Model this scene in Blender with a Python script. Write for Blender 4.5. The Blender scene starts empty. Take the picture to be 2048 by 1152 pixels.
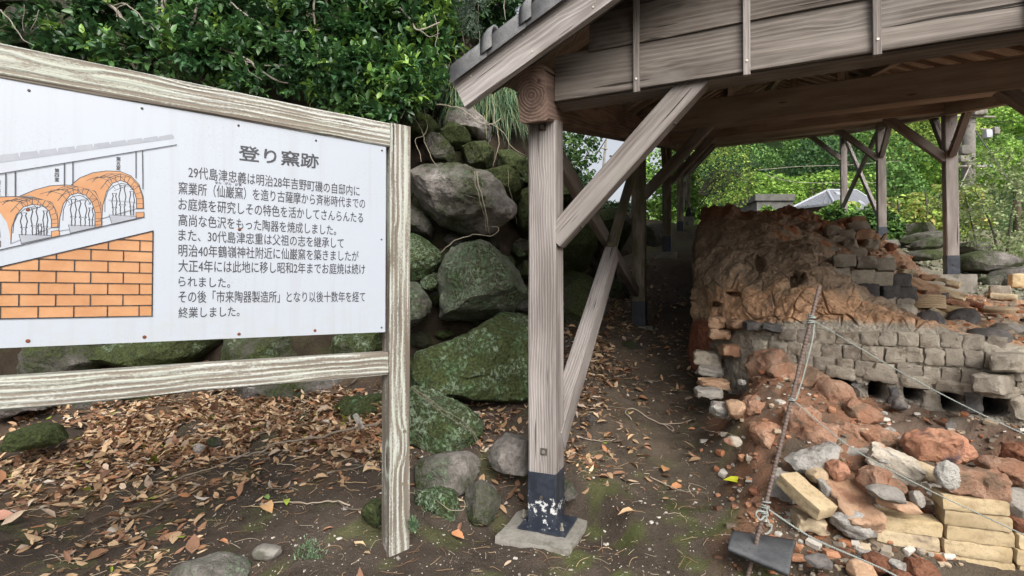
import bpy, math, random
import numpy as np
from mathutils import Vector, Matrix

# ------------------------------------------------------------------ camera, world, sun, exposure
sc = bpy.context.scene
COL = sc.collection
CAMZ, FPX, PITCH = 1.25, 1000.0, 0.0175
cd = bpy.data.cameras.new('camera'); cam = bpy.data.objects.new('camera', cd); COL.objects.link(cam)
cam.location = (0, 0, CAMZ); cam.rotation_euler = (math.pi/2 + PITCH, 0, 0)
cd.sensor_width = 36.0; cd.lens = FPX/2048*36.0; cd.clip_start = 0.02; cd.clip_end = 2000
sc.camera = cam
world = bpy.data.worlds.new('World'); sc.world = world; world.use_nodes = True
wn = world.node_tree; bgn = wn.nodes['Background']
sky = wn.nodes.new('ShaderNodeTexSky'); sky.sky_type = 'NISHITA'; sky.sun_disc = False
SUN_EL, SUN_AZ = math.radians(41), math.radians(163)      # azimuth clockwise from +Y
sky.sun_elevation = SUN_EL; sky.sun_rotation = SUN_AZ
sky.air_density = 1.0; sky.dust_density = 7.0; sky.ozone_density = 1.2
hsv = wn.nodes.new('ShaderNodeHueSaturation'); hsv.inputs['Saturation'].default_value = .30      # overcast: nearly white sky
wn.links.new(sky.outputs[0], hsv.inputs['Color']); wn.links.new(hsv.outputs[0], bgn.inputs[0]); bgn.inputs[1].default_value = 0.15
sd = bpy.data.lights.new('sun', 'SUN'); sd.energy = 1.15; sd.angle = math.radians(45); sd.color = (1, .95, .88)
sun = bpy.data.objects.new('sun', sd); COL.objects.link(sun)
sdir = Vector((math.sin(SUN_AZ)*math.cos(SUN_EL), math.cos(SUN_AZ)*math.cos(SUN_EL), math.sin(SUN_EL)))
sun.rotation_euler = (-sdir).to_track_quat('-Z', 'Y').to_euler(); sun.location = (0, -5, 12)
sc.view_settings.view_transform = 'Standard'; sc.view_settings.look = 'None'
sc.view_settings.exposure = 0.70; sc.view_settings.gamma = 1.0; sc.view_settings.use_curve_mapping = False
sc.render.engine = 'CYCLES'
sc.cycles.max_bounces = 8; sc.cycles.diffuse_bounces = 5; sc.cycles.use_denoising = True

random.seed(7); RNG = np.random.default_rng(11)

# ------------------------------------------------------------------ helpers
def at(px, py, d):
    """world point seen at pixel px,py of the 2048 wide photo, d metres deep"""
    u = (px-1024)/FPX; w = (576-py)/FPX
    c, s = math.cos(PITCH), math.sin(PITCH)
    y = c - s*w; z = s + c*w
    k = d/y
    return Vector((u*k, d, CAMZ+z*k))
PSI = 0.3924
U = Vector((math.sin(PSI), math.cos(PSI), 0)); V = Vector((math.cos(PSI), -math.sin(PSI), 0)); Z = Vector((0, 0, 1))
P0 = Vector((.23, 2.653, 0)); LB, WB, RS = 3.5, 4.163, .2565
def B(u, v, z): return P0 + U*u + V*v + Z*z

_perm = np.random.default_rng(5).permutation(512).astype(np.int64)
_g = np.random.default_rng(6).normal(size=(512, 3)); _g /= np.linalg.norm(_g, axis=1)[:, None]
def pnoise(p):
    p = np.asarray(p, float); i = np.floor(p).astype(np.int64); f = p-i
    w = f*f*f*(f*(f*6-15)+10); out = 0
    for dx in (0, 1):
        for dy in (0, 1):
            for dz in (0, 1):
                h = _perm[(_perm[(_perm[(i[:, 0]+dx) & 511]+i[:, 1]+dy) & 511]+i[:, 2]+dz) & 511]
                g = _g[h]
                dd = g[:, 0]*(f[:, 0]-dx)+g[:, 1]*(f[:, 1]-dy)+g[:, 2]*(f[:, 2]-dz)
                out = out + dd*(w[:, 0] if dx else 1-w[:, 0])*(w[:, 1] if dy else 1-w[:, 1])*(w[:, 2] if dz else 1-w[:, 2])
    return out*1.6
def fbm(p, o=4, lac=2.1, gain=.5):
    p = np.asarray(p, float); a, s = 1.0, 0
    for k in range(o):
        s = s + a*pnoise(p+17.3*k); p = p*lac; a *= gain
    return s
def ridged(p, o=4):
    p = np.asarray(p, float); a, s = 1.0, 0
    for k in range(o):
        s = s + a*(1-2*np.abs(pnoise(p+9.1*k))); p = p*2.1; a *= .5
    return s
def smooth01(x): x = np.clip(x, 0, 1); return x*x*(3-2*x)
def worley(p, seed=0):
    """(F1, F2, id) of jittered cells"""
    p = np.asarray(p, float); i = np.floor(p).astype(np.int64)
    f1 = np.full(len(p), 9.); f2 = np.full(len(p), 9.); idd = np.zeros(len(p))
    for dx in (-1, 0, 1):
        for dy in (-1, 0, 1):
            for dz in (-1, 0, 1):
                c = i+np.array([dx, dy, dz])
                h = _perm[(_perm[(_perm[(c[:, 0]+seed) & 511]+c[:, 1]) & 511]+c[:, 2]) & 511]
                j = c+.5+_g[h]*.42
                d = np.linalg.norm(p-j, axis=1)
                n = d < f1
                f2 = np.where(n, f1, np.minimum(f2, d)); idd = np.where(n, h/512., idd); f1 = np.where(n, d, f1)
    return f1, f2, idd

def mesh_data(name, verts, faces, smooth=False, col=None):
    me = bpy.data.meshes.new(name)
    verts = np.asarray(verts, float)
    if isinstance(faces, np.ndarray):
        n, k = faces.shape
        me.vertices.add(len(verts)); me.vertices.foreach_set('co', verts.ravel())
        me.loops.add(n*k); me.polygons.add(n)
        me.loops.foreach_set('vertex_index', faces.astype(np.int32).ravel())
        me.polygons.foreach_set('loop_start', np.arange(0, n*k, k, dtype=np.int32))
        me.update(calc_edges=True); me.validate()
    else:
        me.from_pydata([tuple(v) for v in verts], [], faces); me.update()
    if smooth:
        me.polygons.foreach_set('use_smooth', np.ones(len(me.polygons), bool))
        if isinstance(smooth, float): me.set_sharp_from_angle(angle=smooth)
    if col is not None:
        ca = me.color_attributes.new('Col', 'FLOAT_COLOR', 'POINT')
        c = np.ones((len(verts), 4)); c[:, :3] = np.clip(col, 0, 1); ca.data.foreach_set('color', c.ravel())
    return me
def obj(name, me, mat=None, parent=None, loc=None, mat4=None):
    o = bpy.data.objects.new(name, me); COL.objects.link(o)
    if mat is not None:
        if len(me.materials) == 0: me.materials.append(mat)
    if parent is not None: o.parent = parent
    if mat4 is not None: o.matrix_local = mat4
    if loc is not None: o.location = loc
    return o
def tag(o, label=None, cat=None, group=None, kind=None):
    if label: o['label'] = label
    if cat: o['category'] = cat
    if group: o['group'] = group
    if kind: o['kind'] = kind
    return o
def empty(name, loc, label=None, cat=None, group=None):
    o = bpy.data.objects.new(name, None); COL.objects.link(o); o.location = loc; o.empty_display_size = .1
    return tag(o, label, cat, group)
def rel(parent, p): return Vector(p)-parent.location     # parents are never rotated

def grid_faces(nr, nc, wrap=False):
    a = np.arange(nr*nc).reshape(nr, nc)
    if wrap: a = np.concatenate([a, a[:, :1]], 1)
    return np.stack([a[:-1, :-1], a[:-1, 1:], a[1:, 1:], a[1:, :-1]], -1).reshape(-1, 4)
def catmull(P, n):
    """upsample axis 0 of P to n samples, smooth"""
    P = np.asarray(P, float); m = len(P)
    E = np.concatenate([2*P[:1]-P[1:2], P, 2*P[-1:]-P[-2:-1]])
    t = np.linspace(0, m-1-1e-9, n); i = t.astype(int); f = (t-i).reshape((-1,)+(1,)*(P.ndim-1))
    a, b, c, d = E[i], E[i+1], E[i+2], E[i+3]
    return .5*((2*b)+(-a+c)*f+(2*a-5*b+4*c-d)*f*f+(-a+3*b-3*c+d)*f**3)
def normals_grid(G):
    du = np.gradient(G, axis=1); dv = np.gradient(G, axis=0)
    n = np.cross(du, dv); n /= np.linalg.norm(n, axis=2)[:, :, None]+1e-12
    return n

def tube(pts, r, sides=6, close=True):
    pts = np.asarray([tuple(p) for p in pts], float); n = len(pts)
    r = np.full(n, r) if np.isscalar(r) else np.asarray(r, float)
    t = np.gradient(pts, axis=0); t /= np.linalg.norm(t, axis=1)[:, None]+1e-12
    ref = np.array([0, 0, 1.]) if abs(t[:, 2]).mean() < .8 else np.array([1., 0, 0])
    a = np.cross(t, ref); a /= np.linalg.norm(a, axis=1)[:, None]+1e-12; b = np.cross(t, a)
    th = np.linspace(0, 2*math.pi, sides, endpoint=False)
    V_ = (pts[:, None]+r[:, None, None]*(np.cos(th)[None, :, None]*a[:, None]+np.sin(th)[None, :, None]*b[:, None])).reshape(-1, 3)
    F = [list(map(int, f)) for f in grid_faces(n, sides, True)]
    if close: F.append(list(range(sides-1, -1, -1))); F.append([(n-1)*sides+k for k in range(sides)])
    return V_, F
def join(parts):
    VV, FF, k = [], [], 0
    for v, f in parts:
        VV.append(np.asarray(v, float)); FF += [[int(i)+k for i in q] for q in f]; k += len(v)
    return np.concatenate(VV), FF
def boxvf(a, b):
    (x0, y0, z0), (x1, y1, z1) = a, b
    v = [(x0, y0, z0), (x1, y0, z0), (x1, y1, z0), (x0, y1, z0), (x0, y0, z1), (x1, y0, z1), (x1, y1, z1), (x0, y1, z1)]
    return v, [[0, 3, 2, 1], [4, 5, 6, 7], [0, 1, 5, 4], [1, 2, 6, 5], [2, 3, 7, 6], [3, 0, 4, 7]]
def prismvf(L, w, h, ch=.006, seg=6, jit=.0012, seed=0):
    """chamfered timber, length along X, centred"""
    rn = np.random.default_rng(seed+100)
    y, z = w/2, h/2
    prof = [(-y+ch, -z), (y-ch, -z), (y, -z+ch), (y, z-ch), (y-ch, z), (-y+ch, z), (-y, z-ch), (-y, -z+ch)]
    xs = np.linspace(-L/2, L/2, seg+1); v = []
    for x in xs:
        for p in prof: v.append((x, p[0]+rn.normal()*jit, p[1]+rn.normal()*jit))
    f = [list(map(int, q)) for q in grid_faces(seg+1, 8, True)]
    f = [q[::-1] for q in f]
    f.append(list(range(8))); f.append([seg*8+k for k in range(7, -1, -1)])
    return v, f
_tseed = [0]
def timber(name, A, Bp, w, h, mat, parent, up=Z, ch=.005, color=None, tilt=0.):
    """square timber from A to B (world points); h is measured along up, w across"""
    A, Bp = Vector(A), Vector(Bp); x = (Bp-A); L = x.length; x.normalize()
    y = Vector(up).cross(x).normalized(); z = x.cross(y)
    _tseed[0] += 1
    v, f = prismvf(L, w, h, ch, max(2, int(L/.35)), .001, _tseed[0])
    M = Matrix((x, y, z)).transposed().to_4x4() @ Matrix.Rotation(tilt, 4, "X")
    M.translation = (A+Bp)/2 - (parent.location if parent else Vector())
    o = obj(name, mesh_data(name, v, f), mat, parent, mat4=M)
    if color: o.color = color
    return o
def sheared(name, corners, thick, mat, parent, dirn):
    """slab: 4 corner points (world), extruded along dirn*thick"""
    c = [Vector(q)-(parent.location if parent else Vector()) for q in corners]; e = Vector(dirn)*thick
    v = [tuple(q) for q in c]+[tuple(q+e) for q in c]
    f = [[3, 2, 1, 0], [4, 5, 6, 7], [0, 1, 5, 4], [1, 2, 6, 5], [2, 3, 7, 6], [3, 0, 4, 7]]
    return obj(name, mesh_data(name, v, f), mat, parent)

# ------------------------------------------------------------------ materials
class NT:
    def __init__(s, name):
        s.m = bpy.data.materials.new(name); s.m.use_nodes = True; s.t = s.m.node_tree
        s.p = s.t.nodes['Principled BSDF']; s.out = s.t.nodes['Material Output']
    def n(s, ty, **kw):
        x = s.t.nodes.new('ShaderNode'+ty)
        for k, v in kw.items():
            if k.startswith('i_'):
                x.inputs[k[2:].replace('_', ' ')].default_value = v
            else: setattr(x, k, v)
        return x
    def l(s, a, b): s.t.links.new(a, b)
    def math(s, op, a, b=None, c=None, clamp=False):
        x = s.n('Math', operation=op, use_clamp=clamp)
        for i, q in enumerate((a, b, c)):
            if q is None: continue
            if isinstance(q, (int, float)): x.inputs[i].default_value = q
            else: s.l(q, x.inputs[i])
        return x.outputs[0]
    def noise(s, vec, scale, detail=4, rough=.55, dist=0., out='Fac'):
        x = s.n('TexNoise'); x.inputs['Scale'].default_value = scale; x.inputs['Detail'].default_value = detail
        x.inputs['Roughness'].default_value = rough; x.inputs['Distortion'].default_value = dist
        if vec is not None: s.l(vec, x.inputs['Vector'])
        return x.outputs[out]
    def ramp(s, fac, stops):
        x = s.n('ValToRGB'); cr = x.color_ramp
        while len(cr.elements) < len(stops): cr.elements.new(.5)
        for e, (p, c) in zip(cr.elements, stops):
            e.position = p; e.color = (c, c, c, 1) if isinstance(c, (int, float)) else (*c, 1)
        s.l(fac, x.inputs[0]); return x.outputs[0]
    def mix(s, fac, a, b, mode='MIX'):
        x = s.n('Mix', data_type='RGBA', blend_type=mode)
        for i, q in ((0, fac), (6, a), (7, b)):
            if isinstance(q, (int, float)): x.inputs[i].default_value = q
            elif isinstance(q, tuple): x.inputs[i].default_value = (*q, 1)
            else: s.l(q, x.inputs[i])
        return x.outputs[2]
    def vmul(s, vec, m, add=None):
        x = s.n('VectorMath', operation='MULTIPLY_ADD'); s.l(vec, x.inputs[0]); x.inputs[1].default_value = m
        if add is not None:
            if isinstance(add, tuple): x.inputs[2].default_value = add
            else: s.l(add, x.inputs[2])
        return x.outputs[0]
    def bump(s, h, dist=.01, strength=1., prev=None):
        x = s.n('Bump'); x.inputs['Distance'].default_value = dist; x.inputs['Strength'].default_value = strength
        s.l(h, x.inputs['Height'])
        if prev is not None: s.l(prev, x.inputs['Normal'])
        return x.outputs[0]
    def fin(s, col, rough=.8, nrm=None, spec=.3):
        if isinstance(col, tuple): s.p.inputs['Base Color'].default_value = (*col, 1)
        else: s.l(col, s.p.inputs['Base Color'])
        if isinstance(rough, (int, float)): s.p.inputs['Roughness'].default_value = rough
        else: s.l(rough, s.p.inputs['Roughness'])
        s.p.inputs['Specular IOR Level'].default_value = spec
        if nrm is not None: s.l(nrm, s.p.inputs['Normal'])
        return s.m

def wood_mat(name, light, dark, painted=None, freq=95., pith=(.35, .30), bump=.0025, stain=None, green=0., wav=.06):
    s = NT(name)
    tc = s.n('TexCoord'); oi = s.n('ObjectInfo'); rnd = oi.outputs['Random']
    P = tc.outputs['Object']
    off = s.n('CombineXYZ'); s.l(s.math('MULTIPLY', rnd, 37.), off.inputs[0])
    s.l(s.math('MULTIPLY', rnd, 11.), off.inputs[1]); s.l(s.math('MULTIPLY', rnd, 23.), off.inputs[2])
    sep = s.n('SeparateXYZ'); s.l(P, sep.inputs[0])
    lowv = s.vmul(P, (1.3, 3.5, 3.5), off.outputs[0])
    lw = s.n('TexNoise'); lw.inputs['Scale'].default_value = 1.; lw.inputs['Detail'].default_value = 3.; s.l(lowv, lw.inputs['Vector'])
    ls = s.n('SeparateXYZ'); s.l(lw.outputs['Color'], ls.inputs[0])
    r2 = s.math('FRACT', s.math('MULTIPLY', rnd, 7.31)); r3 = s.math('FRACT', s.math('MULTIPLY', rnd, 13.7))
    oy = s.math('MULTIPLY', s.math('SUBTRACT', r2, .5), pith[0]); oz = s.math('MULTIPLY', s.math('SUBTRACT', r3, .5), pith[1])
    yy = s.math('ADD', s.math('ADD', sep.outputs[1], oy), s.math('MULTIPLY', s.math('SUBTRACT', ls.outputs[0], .5), wav))
    zz = s.math('ADD', s.math('ADD', sep.outputs[2], oz), s.math('MULTIPLY', s.math('SUBTRACT', ls.outputs[1], .5), wav))
    r = s.math('SQRT', s.math('ADD', s.math('MULTIPLY', yy, yy), s.math('MULTIPLY', zz, zz)))
    fine = s.noise(s.vmul(P, (1.8, 60., 60.), off.outputs[0]), 1., 6, .65)
    kv = s.n('TexVoronoi'); kv.inputs['Scale'].default_value = 1.; kv.inputs['Randomness'].default_value = 1.
    s.l(s.vmul(P, (1.9, 6.5, 6.5), off.outputs[0]), kv.inputs['Vector'])
    knot = s.ramp(kv.outputs['Distance'], [(.0, 1.), (.26, 0.)]); kcore = s.ramp(kv.outputs['Distance'], [(.05, 1.), (.10, 0.)])
    rr = s.math('ADD', s.math('ADD', s.math('MULTIPLY', r, freq), s.math('MULTIPLY', fine, .9)), s.math('MULTIPLY', knot, 2.6))
    saw = s.math('PINGPONG', rr, 1.)
    ring = s.math('POWER', saw, 1.6)
    fib = s.noise(s.vmul(P, (5., 260., 260.), off.outputs[0]), 1., 3)
    patch = s.noise(s.vmul(P, (1.3, 7., 7.), off.outputs[0]), 1., 4)
    f = s.math('ADD', s.math('MULTIPLY', ring, .20), s.math('ADD', s.math('ADD', s.math('MULTIPLY', fib, .40), s.math('MULTIPLY', fine, .42)), s.math('MULTIPLY', s.math('SUBTRACT', patch, .5), 1.25)), clamp=True)
    col = s.mix(s.ramp(f, [(.26, 0.), (.74, 1.)]), dark, light)
    col = s.mix(s.math('MULTIPLY', kcore, .75), col, tuple(c*.5 for c in dark))
    tint = s.mix(s.math('MULTIPLY', rnd, 1.), (1.12, 1.12, 1.12), (.70, .665, .64)); col = s.mix(1., col, tint, 'MULTIPLY')
    # cracks
    ck = s.noise(s.vmul(P, (1.6, 45., 45.), off.outputs[0]), 1., 2, .4)
    ckm = s.ramp(ck, [(.265, 1.), (.30, 0.)]); col = s.mix(ckm, col, tuple(c*.4 for c in dark))
    if stain:
        st = s.ramp(s.noise(s.vmul(P, (2.5, 5., 5.), off.outputs[0]), 1.6, 5), [(.5, 0.), (.68, 1.)])
        col = s.mix(s.math('MULTIPLY', st, .7), col, stain)
    if green:
        gm = s.ramp(s.noise(s.vmul(P, (3., 9., 9.), off.outputs[0]), 1.2, 5), [(.5-green*.3, 0.), (.62, 1.)])
        col = s.mix(s.math('MULTIPLY', gm, .75), col, (.075, .09, .038))
    h = s.math('ADD', s.math('MULTIPLY', ring, .7), s.math('SUBTRACT', s.math('MULTIPLY', fib, .5), s.math('MULTIPLY', ckm, 1.6)))
    rough = .82
    if painted:
        spk = s.noise(s.vmul(P, (90., 130., 130.), off.outputs[0]), 1., 2, .6)
        pm = s.math('ADD', s.math('MULTIPLY', ring, .30), s.math('ADD', s.math('MULTIPLY', patch, .70), s.math('ADD', s.math('MULTIPLY', spk, .42), s.math('MULTIPLY', fine, 1.15))))
        pm = s.ramp(pm, [(painted[1]/2, 0.), (painted[1]/2+.04, 1.)]) if False else s.ramp(s.math('MULTIPLY', pm, .5), [(painted[1]+.09, 0.), (painted[1]+.17, 1.)])
        yel = s.ramp(s.noise(s.vmul(P, (2., 6., 6.), off.outputs[0]), 1.3, 3), [(.4, 0.), (.62, 1.)])
        pc = s.mix(yel, painted[0], painted[2])
        col = s.mix(pm, col, pc); h = s.math('ADD', h, s.math('MULTIPLY', pm, .35))
    return s.fin(col, rough, s.bump(h, bump, 1.), .25)

M = {}
M['wood'] = wood_mat('weathered_wood', (.29, .265, .25), (.125, .108, .098), stain=(.22, .205, .185), freq=130.)
M['wood_pale'] = wood_mat('pale_weathered_wood', (.385, .362, .35), (.175, .156, .146), freq=150.)
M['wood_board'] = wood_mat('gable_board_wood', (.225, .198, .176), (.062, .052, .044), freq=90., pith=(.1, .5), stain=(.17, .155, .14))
M['wood_dark'] = wood_mat('dark_roof_timber', (.50, .43, .365), (.28, .23, .19), freq=120.)
M['wood_green'] = wood_mat('algae_covered_timber', (.34, .30, .25), (.15, .125, .10), green=.45, freq=130.)
M['wood_sign'] = wood_mat('lichen_grown_sign_timber', (.27, .245, .205), (.14, .12, .098), painted=((.42, .43, .405), .515, (.37, .39, .34)), freq=105., bump=.003, pith=(.12, .12))
M['wood_endgrain'] = wood_mat('end_grain_beam', (.22, .15, .12), (.075, .05, .04), freq=118., pith=(.01, .03), bump=.003)

def rock_mat(name, c1, c2, moss=True, scale=1., bumpd=.02):
    """Object colour: r = moss amount, g = pale lichen amount, b = brightness"""
    s = NT(name); tc = s.n('TexCoord'); P = tc.outputs['Object']; oi = s.n('ObjectInfo')
    oc = s.n('SeparateColor'); s.l(oi.outputs['Color'], oc.inputs[0])
    off = s.n('CombineXYZ'); s.l(s.math('MULTIPLY', oi.outputs['Random'], 31.), off.inputs[0])
    Q = s.vmul(P, (1, 1, 1), off.outputs[0])
    n1 = s.noise(Q, 5.*scale, 6, .62); n2 = s.noise(Q, 34.*scale, 6, .7); n3 = s.noise(Q, 2.2*scale, 3)
    col = s.mix(s.ramp(n1, [(.3, 0.), (.7, 1.)]), c2, c1)
    col = s.mix(s.ramp(n2, [(.35, .75), (.6, 0.)]), col, tuple(c*.45 for c in c2))
    ge = s.n('NewGeometry'); gs = s.n('SeparateXYZ'); s.l(ge.outputs['Normal'], gs.inputs[0])
    h = s.math('ADD', n1, s.math('MULTIPLY', n2, .5))
    if moss:
        br = s.n('CombineColor'); 
        for i in range(3): s.l(s.math('MULTIPLY', oc.outputs[2], 1.), br.inputs[i])
        col = s.mix(1., col, br.outputs[0], 'MULTIPLY')
        mm = s.math('ADD', s.math('ADD', s.math('ADD', s.math('MULTIPLY', s.noise(Q, 7., 6, .7), .45), s.math('MULTIPLY', s.noise(Q, 2.3, 3), .62)), s.math('MULTIPLY', s.math('SUBTRACT', n2, .5), .35)), s.math('MULTIPLY', s.math('SUBTRACT', oc.outputs[0], .5), .62))
        mm = s.ramp(mm, [(.48, 0.), (.64, 1.)])
        mc = s.mix(s.ramp(s.noise(Q, 60., 3), [(.35, 0.), (.65, 1.)]), (.022, .030, .012), (.068, .085, .030))
        col = s.mix(mm, col, mc)
        lv = s.noise(Q, 38., 5, .75)
        lm = s.math('MULTIPLY', s.ramp(lv, [(.47, 0.), (.56, .85)]), s.ramp(s.math('ADD', s.noise(Q, 4.4, 5, .7), s.math('MULTIPLY', s.math('SUBTRACT', oc.outputs[1], .5), .7)), [(.54, 0.), (.62, 1.)]))
        lc = s.mix(s.ramp(s.noise(Q, 7., 2), [(.4, 0.), (.6, 1.)]), (.12, .21, .10), (.26, .33, .23))
        col = s.mix(lm, col, lc)
        h = s.math('ADD', h, s.math('ADD', s.math('MULTIPLY', mm, .25), s.math('MULTIPLY', lm, .2)))
    return s.fin(col, .9, s.bump(h, bumpd, 1.), .2)
M['rock'] = rock_mat('mossy_rock', (.27, .25, .235), (.135, .122, .11), bumpd=.045)
M['slab'] = rock_mat('flat_grey_rock', (.34, .33, .30), (.19, .18, .155))

def attr_mat(name, rough=.85, n1=(6., .35), n2=(60., .35), bumpd=.01, spec=.2, speck=None, translucent=0.):
    s = NT(name); a = s.n('Attribute', attribute_name='Col'); tc = s.n('TexCoord'); P = tc.outputs['Object']
    col = a.outputs['Color']
    x = s.noise(P, n1[0], 5, .6); y = s.noise(P, n2[0], 5, .7)
    f = s.math('ADD', s.math('MULTIPLY', s.math('SUBTRACT', x, .5), n1[1]*2), s.math('MULTIPLY', s.math('SUBTRACT', y, .5), n2[1]*2))
    br = s.math('ADD', 1., f); cc = s.n('CombineColor')
    for i in range(3): s.l(br, cc.inputs[i])
    col = s.mix(1., col, cc.outputs[0], 'MULTIPLY')
    if speck:
        v = s.n('TexVoronoi'); v.inputs['Scale'].default_value = speck[0]; s.l(P, v.inputs['Vector'])
        vm = s.math('MULTIPLY', s.ramp(v.outputs['Distance'], [(.14, 1.), (.2, 0.)]), s.ramp(s.noise(P, 3., 3), [(.45, 0.), (.6, 1.)]))
        col = s.mix(vm, col, speck[1])
    h = s.math('ADD', x, s.math('MULTIPLY', y, .6))
    m = s.fin(col, rough, s.bump(h, bumpd, 1.) if bumpd else None, spec)
    if translucent:
        t = s.n('BsdfTranslucent'); s.l(col, t.inputs[0]); mx = s.n('MixShader'); mx.inputs[0].default_value = translucent
        s.l(s.p.outputs[0], mx.inputs[1]); s.l(t.outputs[0], mx.inputs[2]); s.l(mx.outputs[0], s.out.inputs[0])
    return m
M['soil'] = attr_mat('forest_soil', .95, (9., .5), (90., .6), .018, .1, speck=(190., (.34, .31, .27)))
M['clay'] = attr_mat('burnt_kiln_clay', .95, (9., .26), (60., .34), .012, .1)
M['crumbly_clay'] = attr_mat('crumbly_kiln_clay', .95, (13., .30), (46., .42), .05, .1)
M['leaf'] = attr_mat('dry_leaf', .75, (30., .25), (120., .2), 0, .25)
M['foliage'] = attr_mat('glossy_foliage', .33, (3., .1), (40., .1), 0, .45, translucent=.22)
M['foliage_far'] = attr_mat('far_foliage', .7, (.5, .15), (6., .2), 0, .2, translucent=.3)
M['twig'] = attr_mat('twig_bark', .85, (20., .2), (90., .3), .002, .2)

def block_mat(name, c1, c2, c3=None, sc1=7., bumpd=.006, rough=.9, spot=None):
    """fired brick / chunk; each object tinted by Object Info random"""
    s = NT(name); tc = s.n('TexCoord'); oi = s.n('ObjectInfo'); off = s.n('CombineXYZ')
    s.l(s.math('MULTIPLY', oi.outputs['Random'], 41.), off.inputs[0]); P = s.vmul(tc.outputs['Object'], (1, 1, 1), off.outputs[0])
    a = s.noise(P, sc1, 5, .6); b = s.noise(P, sc1*9, 5, .75)
    col = s.mix(s.ramp(a, [(.35, 0.), (.65, 1.)]), c1, c2)
    if c3: col = s.mix(s.ramp(s.noise(P, sc1*.7, 4, .6), [(.55, 0.), (.62, 1.)]), col, c3)
    col = s.mix(s.ramp(b, [(.32, .6), (.5, 0.)]), col, tuple(c*.5 for c in c1))
    tint = s.mix(oi.outputs['Random'], (1.12, 1.1, 1.05), (.8, .78, .76)); col = s.mix(1., col, tint, 'MULTIPLY')
    h = s.math('ADD', a, s.math('MULTIPLY', b, .7))
    return s.fin(col, rough, s.bump(h, bumpd, 1.), .2)
M['firebrick'] = block_mat('cream_firebrick', (.44, .345, .205), (.56, .46, .31), (.36, .275, .17), 5., .005)
M['firebrick_dirty'] = block_mat('stained_firebrick', (.44, .36, .25), (.55, .46, .32), (.14, .11, .10), 6., .004)
M['orange'] = block_mat('orange_burnt_clay', (.42, .22, .14), (.54, .36, .265), (.27, .19, .135), 8., .035)
M['orange_dark'] = block_mat('orange_and_purple_burnt_clay', (.40, .19, .12), (.50, .29, .20), (.07, .05, .06), 5., .025)
M['redclay'] = block_mat('red_brown_clay', (.20, .08, .05), (.32, .16, .10), None, 9., .025)
M['white'] = block_mat('white_slag', (.48, .47, .45), (.60, .59, .56), (.24, .20, .18), 9., .025)
M['white_pink'] = block_mat('white_glazed_brick', (.46, .42, .36), (.56, .51, .44), (.40, .23, .16), 7., .02)
M['grey'] = block_mat('grey_rubble', (.25, .24, .23), (.36, .34, .31), None, 7., .012)
M['charred'] = block_mat('charred_rubble', (.10, .095, .10), (.19, .175, .17), (.30, .27, .24), 6., .014)
M['kilnbrick'] = block_mat('grey_kiln_brick', (.38, .34, .285), (.50, .455, .39), (.29, .25, .205), 12., .018)
M['kilnbrick_black'] = block_mat('sooty_kiln_brick', (.075, .075, .08), (.13, .125, .125), (.20, .18, .155), 9., .008)
M['terracotta'] = block_mat('buff_pottery', (.42, .31, .20), (.50, .40, .28), None, 7., .003)
M['brown_brick'] = block_mat('brown_brick', (.36, .22, .14), (.47, .33, .23), (.28, .15, .10), 7., .006)
M['concrete'] = block_mat('concrete', (.17, .165, .15), (.25, .24, .225), (.11, .11, .09), 6., .004)
M['tile'] = block_mat('dark_fired_tile', (.055, .06, .068), (.095, .10, .11), None, 9., .003, .5)
M['roof_tile'] = block_mat('grey_roof_tile', (.10, .105, .115), (.17, .175, .185), None, 14., .003, .55)
# ================================================================== GROUND
ctrl = [(-700,1000,2.4),(0,1152,2.24),(0,1000,3.0),(0,860,3.95),(-500,900,3.6),(250,1050,2.7),(400,960,3.15),(250,812,4.08),(400,788,4.12),(560,838,3.72),(700,868,3.55),
 (700,960,2.9),(790,1098,2.36),(860,1080,2.45),(950,1072,2.6),(1060,1130,2.40),(1090,1078,2.60),(1000,960,3.0),(940,860,3.35),(1040,850,3.45),
 (800,760,4.1),(1000,760,4.1),(600,1152,2.2),(1024,1152,2.24),(1300,1152,2.24),(1250,1000,2.75),(1250,850,3.65),(1180,700,4.6),(1250,740,4.7),(1300,662,5.75),(1160,620,5.6),
 (1350,700,5.0),(1340,560,8.2),(1290,520,9.0),(1355,488,11.5),(1380,452,14.0),(1300,440,13.5),
 (1400,790,4.2),(1430,870,3.45),(1450,960,2.95),(1520,1060,2.4),(1500,1152,2.2),(1600,1152,2.17),(1480,800,3.75),
 (1540,742,3.45),(1600,772,3.18),(1655,800,2.98),(1620,842,2.78),(1560,885,2.76),(1690,868,2.70),(1740,872,2.68),(1500,815,3.12),(1780,850,2.95),(1900,870,2.72),(2048,885,2.5),(2200,900,2.35),
 (1620,1010,2.45),(1700,930,2.55),(1700,1112,2.2),(1800,1140,2.12),(1890,1170,2.05),(1900,960,2.62),(2010,930,2.5),(1750,1152,2.05),(1900,1230,1.95),(2100,1250,1.85),
 (1690,795,3.26),(1755,815,3.12),(1830,826,3.02),(1905,840,2.88),(1995,856,2.76),(2085,872,2.66),(1760,806,3.4),(1905,822,3.2),(2000,842,3.05),
 # under and behind the kiln
 (1450,700,5.2),(1550,640,5.6),(1700,700,4.6),(1850,700,4.4),(2000,720,4.2),(2200,720,4.0),(1600,520,7.5),(1760,520,7.7),(1890,606,7.2),(2000,604,7.0),(2150,640,6.3),
 (1500,455,12),(1650,470,11.5),(1780,500,10.6),(1950,560,9),(2100,590,8.5),(1800,460,14),(1950,500,12.5),(2100,520,12),(2300,560,10)]
CP = np.array([tuple(at(*c)) for c in ctrl])
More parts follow.
